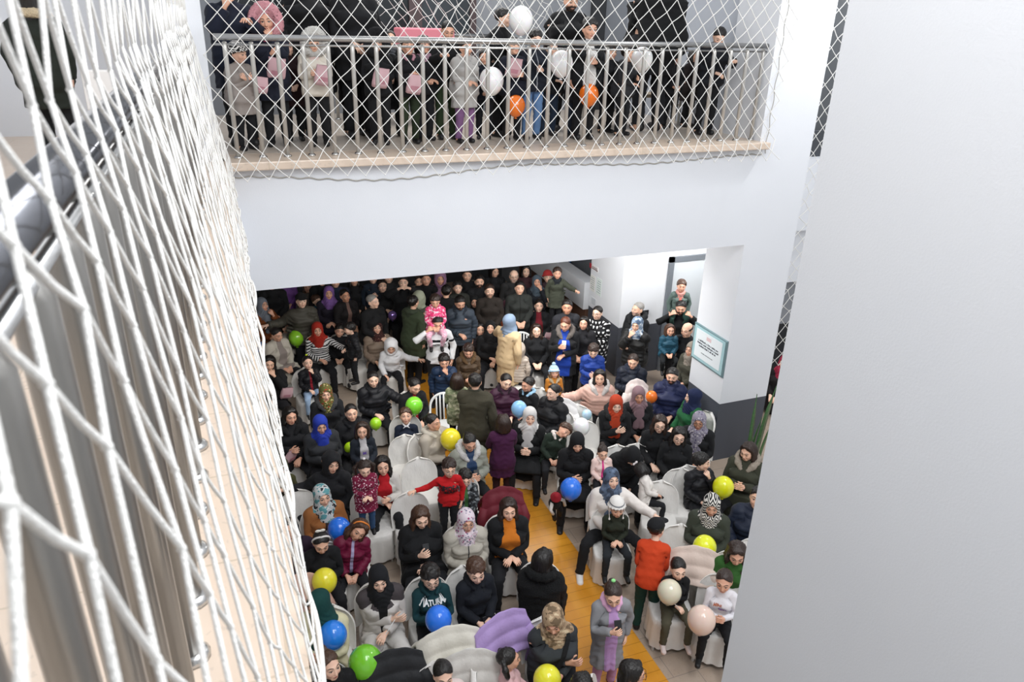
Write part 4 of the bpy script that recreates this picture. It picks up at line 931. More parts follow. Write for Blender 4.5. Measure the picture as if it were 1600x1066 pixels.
P(995,507,'stand','woman',-50,'woman in a blue and white patterned headscarf touching her mouth with her hand','',hat=(('hijab',cloth('#8fa3b8','marble','#e2e6ea','#4d5f78')),),top=Pf('#1b1b1b'),arms=('mouth','cross'),fat=1.12,head=(0,12,0),tone=TONE[1])
m118 = P(1064,481,'stand','man',-32,'bearded man in black carrying the toddler on his shoulders before the door','short','k',(),Sw('#121315'),arms=('legs','legs'),beard=2,head=(0,18,0))
P(1065,447,'ride','small',-28,'toddler in a grey jacket and pink scarf riding on a man\'s shoulders','fringe','m',(('scarf','#c98f86'),),J_('#5d6f6a',open_=(.03,.05),inner='#b9675e'),'#203c34',arms=('down','down'),hz=2.07,head=(0,8,0))
P(1073,516,'stand','man',-62,'balding man in black holding the boy in teal','bald','b',(),J_('#15161a'),arms=('cross','cross'),head=(-5,12,0),hz=1.60)
P(1047,516,'ride','small',-20,'boy in a teal and navy jacket carried on an arm beside the balding man','bob','m',(),Pf('#1d4a5e'),'#16191c',arms=('lap','lap'),hz=1.62,sc=.9)
P(1081,546,'stand','teen',-75,'person in an olive coat half hidden by the white column and its plaque','',hat=(('hijab','#8a8278'),),top=Ct('#45443a'),head=(0,5,0))
P(697,455,'stand','man',170,'man in black with his back turned behind the man in the white sweatshirt','short','k',(),J_('#141517'),lod=1)
P(719,474,'stand','man',-14,'tall bearded man in a grey-blue padded jacket looking down','short','k',(('hoodcollar','#262c36'),),Pf('#3a4450'),beard=2,head=(8,25,0),arms=('lapc','down'),fat=1.1)
m93 = P(684,505,'stand','man',-12,'man in a white sweatshirt with a black chest band carrying a toddler','short','k',(),Sw('#e9ebee',pat='band',c2='#15151a'),arms=('legs','down'),head=(4,28,0),beard=1)
P(680,471,'ride','small',-12,'toddler in a pink and white camouflage hooded suit on a man\'s shoulders','fringe','b',(('hoodcollar',cloth('#d8306c','marble','#f3c9d8','#ec6b9a')),),J_('#d8306c',pat='marble',c2='#f3c9d8',c3='#ec6b9a'),cloth('#e9a9c4','marble','#f5dbe6','#f5dbe6'),arms=('lap','lap'),hz=2.07,head=(0,25,0))
P(797,502,'stand','woman',118,'woman in a beige trench coat and light blue-grey headscarf turned away','',hat=(('hijab','#7f92aa'),),top=('long',cloth('#cbb28c')),arms=('down','sidef'),sc=1.04)
P(811,546,'stand','small',150,'child in a beige padded jacket with the hood up seen from behind','',hat=(('hood','#b3a79b'),),top=Pf('#b9ada1'),arms=('down','down'))
P(766,512,'sit','woman',-15,'woman in black headscarf and coat seated left of the beige trench coat','',hat=(('hijab','#141416'),),top=J_('#141416'),arms=('lapc','lap'))
P(750,515,'sit','kid',-10,'child half hidden beside the grey-blue padded jacket','bob','k',(),J_('#2a2326'),lod=1)
P(838,517,'sit','teen',-15,'girl with glasses and long dark hair right of the beige trench coat','long','b',(),J_('#191a1d'),gl='#b9a58a',seat=.6)
m109 = P(883,507,'stand','woman',-30,'woman with reddish tied hair, blue top and grey fur hood looking at a phone','bunlow','r',(('furcollar',cloth('#77706b','fur')),),Ct('#191a1d',open_=(.07,.12),inner='#1c3f9e'),arms=('phone','lapc'),head=(-12,26,0),fat=1.15)
P(927,549,'stand','kid',-25,'boy in a bright royal blue padded jacket looking down','fringe','b',(),Pf('#1a3a8a'),head=(-5,30,0),arms=('lapc','hold'))
P(694,565,'stand','kid',-15,'boy in a navy padded jacket standing before the man in the white sweatshirt','fringe','k',(),Pf('#1b2f4b'),head=(5,20,0),arms=('down','mouth'))
P(732,549,'stand','kid',-8,'boy in a brown padded coat with a fur hood looking down','fringe','b',(('furcollar',cloth('#6f5538','fur')),),Pf('#4c3c2c'),head=(-5,30,0),arms=('lapc','lapc'))
# ---- second block, left
P(433,523,'sit','woman',28,'woman with a black bun in an open cream coat at the far left','bunlow','k',(),Ct('#c2bcb0',open_=(.05,.10),inner='#8f8580'),head=(10,25,0),fat=1.1)
P(446,511,'sit','kid',70,'child with a dark ponytail in a cream jacket behind the open cream coat','pony','k',(),J_('#cfc9bf'))
P(496,515,'sit','woman',-2,'woman in a red headscarf, striped shirt and black vest','',hat=(('hijab','#a52a1c'),),top=Sw('#e4e4e4',pat='stripes',c2='#1a1c22'),arms=('lapc','sidef'),head=(0,14,0))
P(531,517,'sit','kid',-12,'dark haired boy leaning behind the child in the black padded coat','fringe','k',(),J_(BK),head=(5,5,15))
P(546,514,'stand','tot',-85,'small child in a black padded coat standing on a chair, turned to the left','fringe','k',(('hoodcollar','#15161a'),),Pf('#17181c'),zb=.42,sc=1.15,arms=('lapc','down'),head=(-8,18,0))
P(589,512,'sit','woman',-5,'woman in a dark patterned headscarf and taupe padded jacket','',hat=(('hijab',cloth('#3b2220','floral','#7a5a50','#5a3432')),),top=Pf('#8b7a6b'),fat=1.15)
P(611,542,'sit','kid',-12,'girl in a white hooded jacket with the hood up, leaning on her knees','',hat=(('hood','#e6e7ea'),),top=J_('#e4e5e8'),arms=('rest','side'),head=(0,15,5),lean=14,legs='#14151a')
w21 = P(421,568,'sit','woman',5,'black haired woman in black at the left edge with her hand at her mouth','long','k',(),J_('#131416'),arms=('lap','mouth'),head=(-5,20,8))
P(481,567,'sit','small',8,'girl in a shiny black jacket with red lining biting her hand','pony','k',(('hairtie','#c6dd2a'),),Pf('#14151a',open_=(.02,.03),inner='#8a1726'),seat=.55,arms=('lap','mouth'),legs='#9db7d6')
P(583,593,'sit','woman',-2,'woman with pulled back hair in a black padded coat reaching to her right','bunlow','k',(('hoodcollar','#17181c'),),Pf('#1a1b20'),arms=('lapc','sidef'),head=(0,10,0),tone=TONE[0])
P(509,614,'sit','woman',0,'woman in a red and gold headscarf with a grey fur hood','',hat=(('hijab',cloth('#5c5a2c','floral','#b3262a','#c9bb8a')),('furcollar',cloth('#4a4a4c','fur'))),top=J_('#1b1c20'),head=(0,12,0))
P(648,604,'sit','teen',8,'girl in a black jacket over a red top looking down, behind the lime balloon','bunlow','k',(),J_('#16171a',open_=(.03,.04),inner='#8e1a20'),head=(15,32,8))
w27 = P(454,650,'sit','woman',0,'black haired woman in a black fur hooded coat with a pink paper bag','long','k',(('furcollar',cloth('#15161a','fur')),),J_('#16171b'),arms=('hold','lap'),head=(10,20,5))
w28 = P(501,664,'sit','woman',4,'woman in a royal blue headscarf and charcoal jacket','',hat=(('hijab_tail','#2338a0'),),top=J_('#2d2f33'),arms=('hold','hold'),head=(0,18,0),fat=1.2,tone=TONE[2])
P(549,645,'sit','woman',0,'woman with closed eyes in a black coat above the small girl in grey','bunlow','k',(('hoodcollar','#17181c'),),J_('#17181c'),head=(0,8,0),tone=TONE[1])
g30 = P(566,673,'sit','small',0,'small girl with brown bobbed hair, grey shirt with a purple print','bob','b',(),J_('#1c222c',open_=(.07,.09),inner='#b9b6b8'),seat=.68,head=(-12,10,6))
P(634,650,'sit','small',-10,'boy in a navy jumper with a white shirt collar looking up','fringe','m',(('shirtcollar','#e8eaee'),),Sw('#1b2436'),seat=.42,sc=1.08,head=(3,-10,0))
P(677,660,'sit','woman',35,'woman with a dark bun in a cream hooded coat turned right','bunlow','k',(('hoodcollar','#cfc8ba'),),J_('#b9b0a3'),arms=('lapc','sidef'),head=(10,12,0))
P(519,724,'sit','woman',-15,'woman in a black hood and black coat stretching an arm to the left','',hat=(('hood','#191a1e'),),top=J_('#1a1b1f'),arms=('side','lap'),head=(25,15,5),tone=TONE[1])
P(598,728,'sit','kid',-8,'girl with long black hair in a red dress beside the flowered jacket','longfront','k',(),J_('#c8c4bf',open_=(.10,.12),inner='#b21a24'),arms=('lapc','hold'),seat=.55,head=(0,5,0))
P(570,733,'stand','tot',-2,'small girl in a burgundy jacket dotted with white hearts','pigtails','b',(('hairtie','#e9e4e4'),),Ct('#7a1c3c',pat='dots',c2='#e3c9d2'),'#35537a',zb=.55,sc=1.05,arms=('lapc','lapc'),head=(0,22,0))
# ---- middle, left of the aisle
P(714,594,'stand','small',165,'child in a sage patterned jacket seen from behind on a chair','bob','b',(),Ct('#8b8f72',pat='marble',c2='#b5b49a',c3='#6f7a5c'),zb=.35)
P(742,596,'stand','man',150,'man in an olive brown jacket seen from behind, holding the child in sage','short','k',(('shirtcollar','#3a3a30'),),Ct('#3b382c'),arms=('down','mouth'),head=(15,10,0),fat=1.08)
P(791,597,'sit','teen',-8,'girl in a plum padded coat with a hood looking down, right of the olive jacket','bunlow','k',(('hoodcollar','#22141f'),),Pf('#3a1830'),head=(10,28,8),arms=('lap','lap'),seat=.5)
P(824,601,'sit','kid',-60,'child with black hair and a light blue scarf turned left','short','k',(('hoodcollar','#9cc6e4'),),J_('#17181c'),head=(-10,12,0))
P(866,582,'sit','tot',-12,'small child in a blue pompom hat and orange coat with fur trim','bob','l',(('pomhat',cloth('#9db9cf','hatbrim','#e2e8ec')),('furcollar',cloth('#d9c4a2','fur'))),J_('#b8772c'),seat=.75)
P(864,613,'sit','woman',-62,'woman with black hair in a black padded jacket in profile to the left','bunlow','k',(('hoodcollar','#16171b'),),Pf('#17181c'),head=(-12,8,0),seat=.55,fat=1.1)
P(786,660,'stand','kid',172,'girl in a plum jumper dress with glitter in her hair, back turned in the aisle','bob','b',(),('coat',cloth('#40163a')),'#2c1218',arms=('phone','phone'))
P(828,651,'sit','woman',-30,'woman in a white headscarf and long black coat at the aisle','',hat=(('hijab_tail','#c9c7c6'),),top=('long',cloth('#131416')),arms=('hold','hold'),head=(12,10,4))
P(882,674,'sit','small',-10,'sleepy child in white with curly brown hair leaning on a lap','curly','m',(('hoodcollar','#d8cfc9'),),J_('#1f2b22'),seat=.58,head=(20,20,45),roll=18,chair=False)
w46 = P(902,692,'sit','woman',-22,'woman in a black headscarf pulled low over a black coat, holding the blue balloon','',hat=(('niqabcap','#131417'),),top=('long',cloth('#141518')),head=(5,28,0),arms=('hold','lapc'))
m47 = P(734,692,'sit','woman',-2,'woman in glasses with a white fur hood and sage padded jacket on her phone','bunlow','k',(('furcollar',cloth('#e3e2e0','fur')),),Pf('#8d9086',open_=(.06,.09),inner='#22395a'),head=(0,34,0),gl=1,arms=('hold','hold'))
r48 = P(702,732,'stand','small',-8,'boy with glasses in a bright red jumper with dark lettering','fringe','b',(),Sw('#b8161c'),'#17181c',arms=('side','down'),gl='#8a8f94',zb=.28,head=(0,10,0))
P(727,748,'sit','small',-6,'boy in a grey speckled jacket with a hood beside the red jumper','fringe','k',(('hoodcollar','#8f9499'),),J_('#3a3e42',pat='marble',c2='#8d9498',c3='#1c1e22',open_=(.03,.03),inner='#3f6a3a'),seat=.5,head=(-5,22,0),gl='#8a8f94')
# ---- right block, rear
w51 = P(937,590,'sit','woman',-20,'woman in a pale pink padded coat with a white fur hood stretching out an arm','long','k',(('furcollar',cloth('#e3dcd8','fur')),),Pf('#cfa99c'),arms=('side','lap'),head=(-5,5,0))
m53 = P(989,565,'sit','woman',-30,'woman with pulled back hair in a navy padded jacket holding a paper cup','bunlow','b',(('hoodcollar','#1b2232'),),Pf('#161c2a'),arms=('hold','lapc'),head=(-5,22,0),tone=TONE[1])
P(963,632,'sit','woman',-25,'woman in a rust red headscarf and black coat, hand at her chin','',hat=(('hijab_tail','#a8391c'),('furcollar',cloth('#2a2a2c','fur'))),top=J_('#16171a'),arms=('chest','lap'),head=(8,16,0),tone=TONE[0])
P(998,618,'sit','woman',-15,'woman in a mauve headscarf and black coat','',hat=(('hijab_tail','#7d646a'),),top=J_('#17181b'),head=(-8,10,0),tone=TONE[4])
P(1050,588,'sit','man',-38,'bearded man in a navy padded jacket looking down, left of the navy headscarf','short','k',(('hoodcollar','#1a2140'),),Pf('#1d2549'),beard=2,head=(0,22,0),fat=1.15)
P(1082,620,'sit','woman',-95,'woman in a navy headscarf and green jacket turned away to the left','',hat=(('hijab','#1a2444'),),top=J_('#1d5a34'),head=(-20,12,0),fat=1.1)
P(1092,658,'sit','woman',-42,'woman with glasses in a grey flowered headscarf and black coat','',hat=(('hijab_tail',cloth('#8b8694','floral','#c9c2c6','#5d5470')),),top=J_('#16171a'),gl='#5a4030',head=(0,12,0),tone=TONE[4])
P(1031,663,'sit','teen',-28,'smiling young woman with glasses and long dark hair','longfront','b',(),J_('#131417'),gl=1,head=(0,14,6),seat=.5)
P(1061,682,'sit','teen',-34,'young woman with glasses in black, in front of the flowered headscarf','longfront','k',(),J_('#141518'),gl=1,head=(5,22,5))
P(942,708,'sit','tot',-15,'toddler in a pale pink fluffy jacket with a tied up tuft of hair','updo','b',(('hoodcollar','#ecd9d2'),),J_('#ecd0c8',open_=(.02,.035),inner='#d13f86'),seat=.72,head=(0,18,0))
P(988,714,'sit','woman',-15,'woman in a black headscarf bowed low over the baby','',hat=(('hijab','#121316'),),top=J_('#141518'),head=(10,55,10),lean=24)
P(1003,733,'sit','tot',60,'baby in a white jacket with a white hair bow lying back on a lap','bob','k',(('bow','#f0e8e8'),),J_('#e8e2dc'),seat=.62,head=(60,10,40),roll=20,chair=False)
b63 = P(1097,722,'sit','kid',-5,'curly haired boy in a shiny black padded jacket eating from his hand','curly','k',(),Pf('#15161b'),head=(60,15,0),arms=('lap','mouth'),seat=.5)
w64 = P(1168,706,'sit','woman',-50,'woman in a dark olive parka with a fur hood looking down at the boy','bob','b',(('furcollar',cloth('#b5a99a','fur')),),Ct('#37392d'),head=(-20,32,0),arms=('hold','hold'),seat=.5,fat=1.1)
w65 = P(956,748,'sit','woman',-18,'woman in a slate blue headscarf and white jacket reaching to the right','',hat=(('hijab_tail',cloth('#56657c','marble','#6b7a90','#3c4352')),),top=J_('#e5ded8'),legs='#141518',shoes='#e6e4e2',arms=('lap','sidef'),head=(12,5,0),knees=2.2,tone=TONE[0])
P(1184,778,'sit','man',-45,'person in a navy padded jacket cut off by the near column','short','k',(),Pf('#1b2336'),arms=('rest','rest'),fat=1.1)
w68 = P(1112,790,'sit','woman',-38,'woman in a black and white zigzag headscarf and olive jacket holding a phone','',hat=(('hijab',cloth('#1a1b1e','zigzag','#ddd9d2')),),top=J_('#3a3f35'),arms=('hold','lap'),head=(5,25,0),fat=1.1)
P(964,794,'sit','small',-18,'boy in a white earflap hat and dark olive jumper','short','b',(('earflap',cloth('#e6e3df','hatbrim','#7d8185')),),Sw('#262b20'),'#22262b',seat=.56,head=(0,14,0),arms=('lapc','lapc'))
P(1026,826,'stand','kid',142,'boy in a bright orange jumper, green trousers and black cap leaning over','short','k',(('capcap','#121316'),),Sw('#c6401a'),'#123c36',lean=30,head=(-20,-10,0),arms=('lapc','lapc'))
g69 = P(1060,890,'sit','small',-20,'girl in a black top and olive trousers hugging a cream balloon','bunlow','k',(),Sw('#121316'),'#4c493a',seat=.5,head=(5,14,0),arms=('lapc','chest'),shoes='#d8c7c2')
P(1151,866,'sit','teen',-40,'girl with long dark hair and a green jacket looking down beside the near column','longfront','b',(),J_('#2f5a26'),head=(10,32,0))
g71 = P(1131,909,'sit','small',-38,'girl in a white sweatshirt with a colourful print holding a peach balloon','bunlow','b',(),Sw('#e3e1e6'),'#141518',shoes='#151617',head=(-8,16,0),arms=('hold','hold'),sc=1.05,seat=.5)
# ---- front rows, left of the aisle
P(436,732,'sit','kid',10,'child with fuzzy olive hood at the left edge beside the black hooded woman','',hat=(('hood',cloth('#4a4a26','fur')),),top=J_('#3f3f22'),lod=1)
P(504,775,'sit','woman',8,'woman in a black and white patterned headscarf and camel jacket','',hat=(('hijab_tail',cloth('#c9cccc','marble','#2c3034','#5f9aa0')),),top=J_('#9a6236',open_=(.03,.05),inner='#3a2c28'),head=(5,16,0),tone=TONE[1],fat=1.08)
P(561,829,'sit','kid',-5,'girl with an orange headband and burgundy shiny coat tilting her head','long','m',(('band','#d9803a'),),Pf('#6d1236',open_=(.02,.02),inner='#a9a3c6'),head=(-5,12,28),roll=8)
P(502,849,'sit','kid',-2,'girl with a white headband in a black coat behind the yellow balloon','bunlow','k',(('band','#dad6d4'),('bow','#e6e1d8')),J_('#131417'),head=(0,34,0),arms=('hold','hold'),seat=.52)
w77 = P(658,809,'sit','woman',-4,'woman with long wavy brown hair in a black coat looking at her phone','longfront','m',(),Ct('#121316'),head=(0,28,0),arms=('phone','lapc'),fat=1.3,tone=TONE[0])
w73 = P(729,814,'sit','woman',-6,'woman with glasses in a pink dotted headscarf and beige padded coat','',hat=(('hijab',cloth('#d9ccd4','floral','#a04a78','#7d7a90')),('hoodcollar','#a19d94')),top=('puffer',cloth('#b4afa4',zipc='#22242a')),gl='#9a8f88',head=(4,16,0),arms=('lapc','lapc'))
w74 = P(795,796,'sit','woman',-10,'woman with straight brown hair, orange top and open black jacket','long','b',(),J_('#131417',open_=(.07,.14),inner='#c4701e'),head=(-4,12,0),arms=('lapc','lapc'),tone=TONE[1],fat=1.12)
P(850,874,'sit','woman',150,'woman in a black fur coat with long black hair seen from behind','long','k',(('furcollar',cloth('#0f1012','fur')),),Ct('#0f1012',pat='fur'),fat=1.2,head=(-30,25,0),cyaw=-20)
b76 = P(744,893,'sit','kid',6,'boy in a dark navy coat with a hood looking to the left','fringe','m',(('hoodcollar','#14171e'),),J_('#161a22'),head=(-14,20,0),arms=('lap','lap'),tone=TONE[0],sc=1.08)
b83 = P(673,903,'sit','kid',-2,'boy with glasses in a dark teal jumper with white lettering','fringe','k',(('hoodcollar','#12383e'),),Sw('#12383e'),'#15161a',gl=1,head=(0,28,0),arms=('hold','hold'),sc=1.08)
w82 = P(592,905,'sit','woman',-2,'woman in a black headscarf and white jacket with grey shoulders, arms crossed','',hat=(('hijab','#15161a'),),top=J_('#d6d1cd',pat='shoulders',c2='#4a4446',open_=(.05,.02),inner='#131316'),legs='#d9d6d2',head=(0,22,0),arms=('cross','lapc'),tone=TONE[0])
w81 = P(496,945,'sit','woman',-22,'woman in a dark green headscarf and cream jacket looking down to the left','',hat=(('hijab_tail','#123f3c'),),top=J_('#d9d2ae'),head=(-30,28,-8),arms=('hold','hold'))
w84 = P(515,1040,'sit','teen',12,'young woman with brown hair tied up in black at the bottom edge','updo','m',(('hoodcollar','#141416'),),J_('#131316'),head=(10,5,0),tone=TONE[0])
P(693,1056,'sit','kid',0,'dark haired girl with a tight bun whose head only shows at the bottom edge','bunlow','k',(),J_('#e0d0cc'),head=(0,12,0))
P(796,1030,'sit','small',70,'girl with black pigtails and pink top in profile at the bottom edge','pigtails','k',(),Sw('#d9b3b5'),head=(10,10,0))
w86 = P(864,970,'sit','woman',-8,'woman in a tan patterned headscarf and dark grey top with a shoulder strap','',hat=(('hijab',cloth('#a58c70','marble','#c9b596','#6f5d48')),),top=Sw('#34383b'),head=(-18,36,-6),arms=('cross','lapc'),fat=1.28,sc=1.04)
g87 = P(958,930,'stand','kid',-12,'girl in a grey coat over a lilac top standing in the aisle with a phone','bunlow','b',(('hoodcollar','#d9a9c9'),('hairtie','#8fd88a')),('long',cloth('#87888c',open_=(.06,.075),inner='#b48fc0')),'#b48fc0',head=(-10,24,0),arms=('phone','down'))
P(908,1068,'sit','kid',170,'black haired child at the bottom edge left of the yellow-white chair','long','k',(),J_('#1a1b1f'))
P(990,1052,'sit','kid',60,'girl with straight black hair and glasses in pink at the bottom right','long','k',(),J_('#e3c3c6'),gl='#3a2226',head=(10,12,0))
P(452,828,'sit','woman',5,'person in a dark plum coat at the left edge behind the black coat','long','k',(),J_('#2a1a2c'),lod=1)
P(1226,566,'stand','woman',-60,'woman in a crimson headscarf glimpsed through the gap between the columns','',hat=(('hijab','#8d1f3a'),),top=Ct('#1a1618'),lod=1,hz=float(at(1224,566,Y=9.3)[2]))
P(598,447,'sit','man',-8,'dark haired man at the back left of the filming man','short','k',(),J_('#1f2022'),lod=1,seat=.7)
P(765,455,'stand','man',-14,'man in a dark brown jacket between two bearded men at the back','short','b',(),J_('#2a2420'),lod=1,beard=1)
P(862,462,'sit','kid',-14,'child with black hair in front of the khaki parka','bob','k',(),J_('#252a22'),lod=1)
P(912,505,'stand','woman',-35,'woman in black behind the royal blue jacket beside the heart print','long','k',(),J_('#1b1b1f'),lod=1,sc=.95)
# printed lettering on clothing
on_chest(r48, 'SPIDER\n-MAN', .108, plain('print_black', '#16121a', .6), 1.25)
on_chest(b83, 'NATURAL', .080, plain('print_white', '#e6e9ea', .6), 1.335)
on_chest(m93, 'IS NOW ACT', .045, plain('print_black', '#16121a', .6), 1.255)
on_chest(g71, 'MINI', .06, plain('print_rust', '#b86a4a', .6), 1.30, x=-.05); on_chest(g71, 'love', .07, plain('print_purple', '#7d4f9a', .6), 1.235, x=.03)
on_chest(g30, 'M', .09, plain('print_lilac', '#6a50b0', .6), 1.22)
# ================================================================ chairs
M_cover = None
def covermat():
    k = NT('chair_cover_cloth'); tc = k.n('ShaderNodeTexCoord').outputs['Object']; n = k.noise(tc, 9, 3.).outputs[0]
    k.l(k.mix(k.math('MULTIPLY', n, .4), srgb('#eceae6'), srgb('#cfccc6')), k.b.inputs['Base Color']); k.b.inputs['Roughness'].default_value = .8
    k.bump(k.noise(tc, 22, 4., (1, 1, .35)).outputs[0], .45, .02); return k.m
M_cover = covermat(); M_plastic = plain('white_plastic', '#eceeee', .35)
def chair_back_pts():
    out = []
    for i in range(29):
        t = i/28; a = PI*t; x = -.235*math.cos(a)
        z = .46+.30 if 0 else .62+.30*math.sin(a)**.55 if 0 < t < 1 else .62
        out.append((x, z))
    return out
def build_cover():
    V = []; F = []; nx, nz = 21, 15
    def outline(z):   # half width of the back at height z, rounded top
        return .255 if z < .66 else .255*math.sqrt(max(0, 1-((z-.66)/.225)**2))**.9
    def pt(side, i, j):
        z = .42+(.884-.42)*j/(nz-1); hw = max(outline(z), .004); u = -1+2*i/(nx-1); x = hw*math.sin(u*PI/2)
        y = .215+.22*(z-.42)-.055*math.cos(u*PI/2)*-1-.05; th = .030*math.sqrt(max(0, 1-u*u))*min(1, (.90-z)/.12)
        return (x, y+(th if side else -th)+.004*math.sin(x*30+z*14), z)
    for side in (0, 1):
        b = len(V); V += [pt(side, i, j) for j in range(nz) for i in range(nx)]
        for j in range(nz-1):
            for i in range(nx-1):
                q = [b+j*nx+i, b+j*nx+i+1, b+(j+1)*nx+i+1, b+(j+1)*nx+i]; F.append(q if side == 0 else q[::-1])
    n = nx*nz
    for j in range(nz-1): F.append([j*nx, (j+1)*nx, n+(j+1)*nx, n+j*nx]); F.append([j*nx+nx-1, n+j*nx+nx-1, n+(j+1)*nx+nx-1, (j+1)*nx+nx-1])
    for i in range(nx-1): F.append([(nz-1)*nx+i, (nz-1)*nx+i+1, n+(nz-1)*nx+i+1, n+(nz-1)*nx+i])
    return V, F
def build_skirt():
    V = []; F = []; N = 72; L = [(.44, .0, .0), (.452, .93, 0), (.44, 1.0, .0), (.36, 1.0, .006), (.22, 1.02, .014), (.06, 1.05, .022)]
    V.append((0, -.01, .450))
    rows = []
    for z, r, w in L[1:]:
        row = []
        for k in range(N):
            a = 2*PI*k/N; c, s = math.cos(a), math.sin(a); p = 4.; rr = (abs(c)**p+abs(s)**p)**(-1/p); q = r*rr+w*math.sin(a*14+1.2*math.sin(a*3))*2.2
            row.append(len(V)); V.append((.235*q*c, -.01+.225*q*s, z))
        rows.append(row)
    for k in range(N): F.append([0, rows[0][k], rows[0][(k+1) % N]])
    for a, b in zip(rows, rows[1:]):
        for k in range(N): F.append([a[k], b[k], b[(k+1) % N], a[(k+1) % N]])
    return V, F
def add_mod(o, typ, **k):
    m = o.modifiers.new(typ.lower(), typ)
    for a, b in k.items(): setattr(m, a, b)
    return o
def make_covered():
    r = empty('covered_chair'); v, f = build_cover(); link_mesh('back_cover', v, f, M_cover, r, True)
    v, f = build_skirt(); sk = link_mesh('seat_cover', v, f, M_cover, r, True)
    for sx in (-1, 1):
        for sy in (-1, 1): MB().tube([(sx*.17, sy*.16, .43), (sx*.20, sy*.19, 0)], [.022, .018], 8).build('leg', M_plastic, r, True)
    return r
def make_plastic():
    r = empty('plastic_chair')
    MB().box(-.22, -.22, .42, .22, .20, .45, .012).build('seat', M_plastic, r, True)
    pts = [(-.23, .20, .43)]+[(-.23*math.cos(PI*t), .20+.10*math.sin(PI*t)**.6 if 0 < t < 1 else .22, .66+.22*math.sin(PI*t)) for t in np.linspace(0, 1, 17)]+[(.23, .20, .43)]
    MB().tube(pts, .022, 8).build('back_frame', M_plastic, r, True)
    for x in (-.12, -.06, 0, .06, .12):
        z1 = .66+.22*math.sqrt(1-(x/.23)**2); MB().tube([(x, .20, .44), (x, .27, (z1+.44)/2), (x, .29, z1)], .014, 6).build('back_slat', M_plastic, r, True)
    for sx in (-1, 1):
        MB().tube([(sx*.23, -.18, .44), (sx*.25, -.16, .64), (sx*.25, .05, .66), (sx*.235, .22, .66)], .018, 8).build('armrest', M_plastic, r, True)
        for sy in (-1, 1): MB().tube([(sx*.18, sy*.17, .43), (sx*.22, sy*.20, 0)], [.022, .016], 8).build('leg', M_plastic, r, True)
    return r
def dup(root):
    r = root.copy(); C.objects.link(r)
    for ch in list(root.children):
        c = ch.copy(); C.objects.link(c); c.parent = r
        for g in ch.children: d = g.copy(); C.objects.link(d); d.parent = c
    return r
_cc = [None, None]; USED = []
def place_chair(x, y, yaw, label, kind=0, sc=1.):
    if _cc[kind] is None: _cc[kind] = (make_covered, make_plastic)[kind](); r = _cc[kind]
    else: r = dup(_cc[kind])
    r.location = (x, y, 0); r.rotation_euler = (0, 0, yaw); r.scale = (sc, sc, sc)
    tag(r, label, 'chair', 'white chairs of the audience'); USED.append((x, y)); return r
WHO = []
def short(label):
    w = label.split(); out = []
    for q in w:
        out.append(q)
        if len(out) >= 9: break
    while out and out[-1] in ('in', 'the', 'a', 'an', 'and', 'with', 'of', 'on', 'over', 'her', 'his', 'to', 'at', 'left', 'right', 'down', 'behind', 'beside', 'between', 'from', 'looking', 'seated', 'low', 'whose'): out.pop()
    return ' '.join(out).rstrip(',')
n_ch = 0
seen_short = {}
for r in PEOPLE:
    if r['mode'] == 'sit' and r['chair'] and r['seat'] < .64 and r['loc'][2] < .5 and r['loc'][2] > -.5:
        y = r['y'] if r['cyaw'] is None else math.radians(r['cyaw']); sh = short(r['label'])
        if sh in seen_short: sh = ' '.join(r['label'].split()[:12])
        seen_short[sh] = 1
        kind = 0; c = place_chair(r['loc'][0]-.06*math.sin(y), r['loc'][1]+.06*math.cos(y), y, 'white covered chair under the '+sh, kind)
        r['o'].location[2] = 0 if abs(r['loc'][2]) < .02 else r['loc'][2]
        if r['loc'][2] > .02 or r['seat'] > .5: pass
for (px, py, z, yaw, lab) in [
    (631, 686, .86, -5, 'empty white covered chair right of the boy in the navy jumper'), (654, 722, .86, -2, 'empty white covered chair in the middle, left of the yellow balloon'),
    (575, 768, .86, -2, 'empty white covered chair behind the burgundy dotted jacket'), (640, 776, .86, 0, 'empty white covered chair left of the red jumper'),
    (466, 772, .86, 5, 'white covered chair at the left edge behind the camel jacket'), (893, 638, .86, -25, 'white covered chair behind the rust red headscarf'),
    (912, 618, .86, -22, 'white covered chair under the outstretched pink sleeve'), (905, 668, .80, -20, 'white covered chair holding the white balloon'),
    (1052, 745, .80, -30, 'empty white covered chair right of the baby with the bow'), (985, 700, .86, -30, 'white covered chair behind the bowed black headscarf'),
    (1050, 835, .80, -30, 'white covered chair the boy in orange leans over'), (1020, 765, .80, -30, 'white covered chair left of the curly haired boy'),
    (415, 512, .86, 5, 'white covered chair at the far left behind the cream coat'), (466, 515, .86, 5, 'white covered chair between the two green balloons'), (487, 512, .86, 12, 'white covered chair left of the red headscarf'),
    (555, 560, .5, -60, 'white covered chair the small child in black stands on'), (700, 480, .86, -20, 'white covered chair behind the black headscarf and grey-blue jacket'),
    (1165, 850, .86, -40, 'white covered chair beside the near column behind the green jacket'), (945, 1060, .84, 160, 'white covered chair at the bottom edge right of the grey top'), (810, 560, .86, -10, 'white covered chair hidden by the beige padded hood'),
    (690, 620, .86, -10, None), (812, 528, .8, -10, None), (745, 433, .95, 60, None)]:
    p = at(px, py, z=z); kind = 0
    if lab is None: kind = 1; lab = {690: 'bare white plastic chair with slats left of the child in sage', 812: 'bare white plastic chair behind the beige padded hood', 745: 'bare white plastic chair lifted high at the back under the beam'}[px]
    y = math.radians(yaw); place_chair(p[0]-.25*-math.sin(y)*0, p[1]-.22, y, lab, kind)
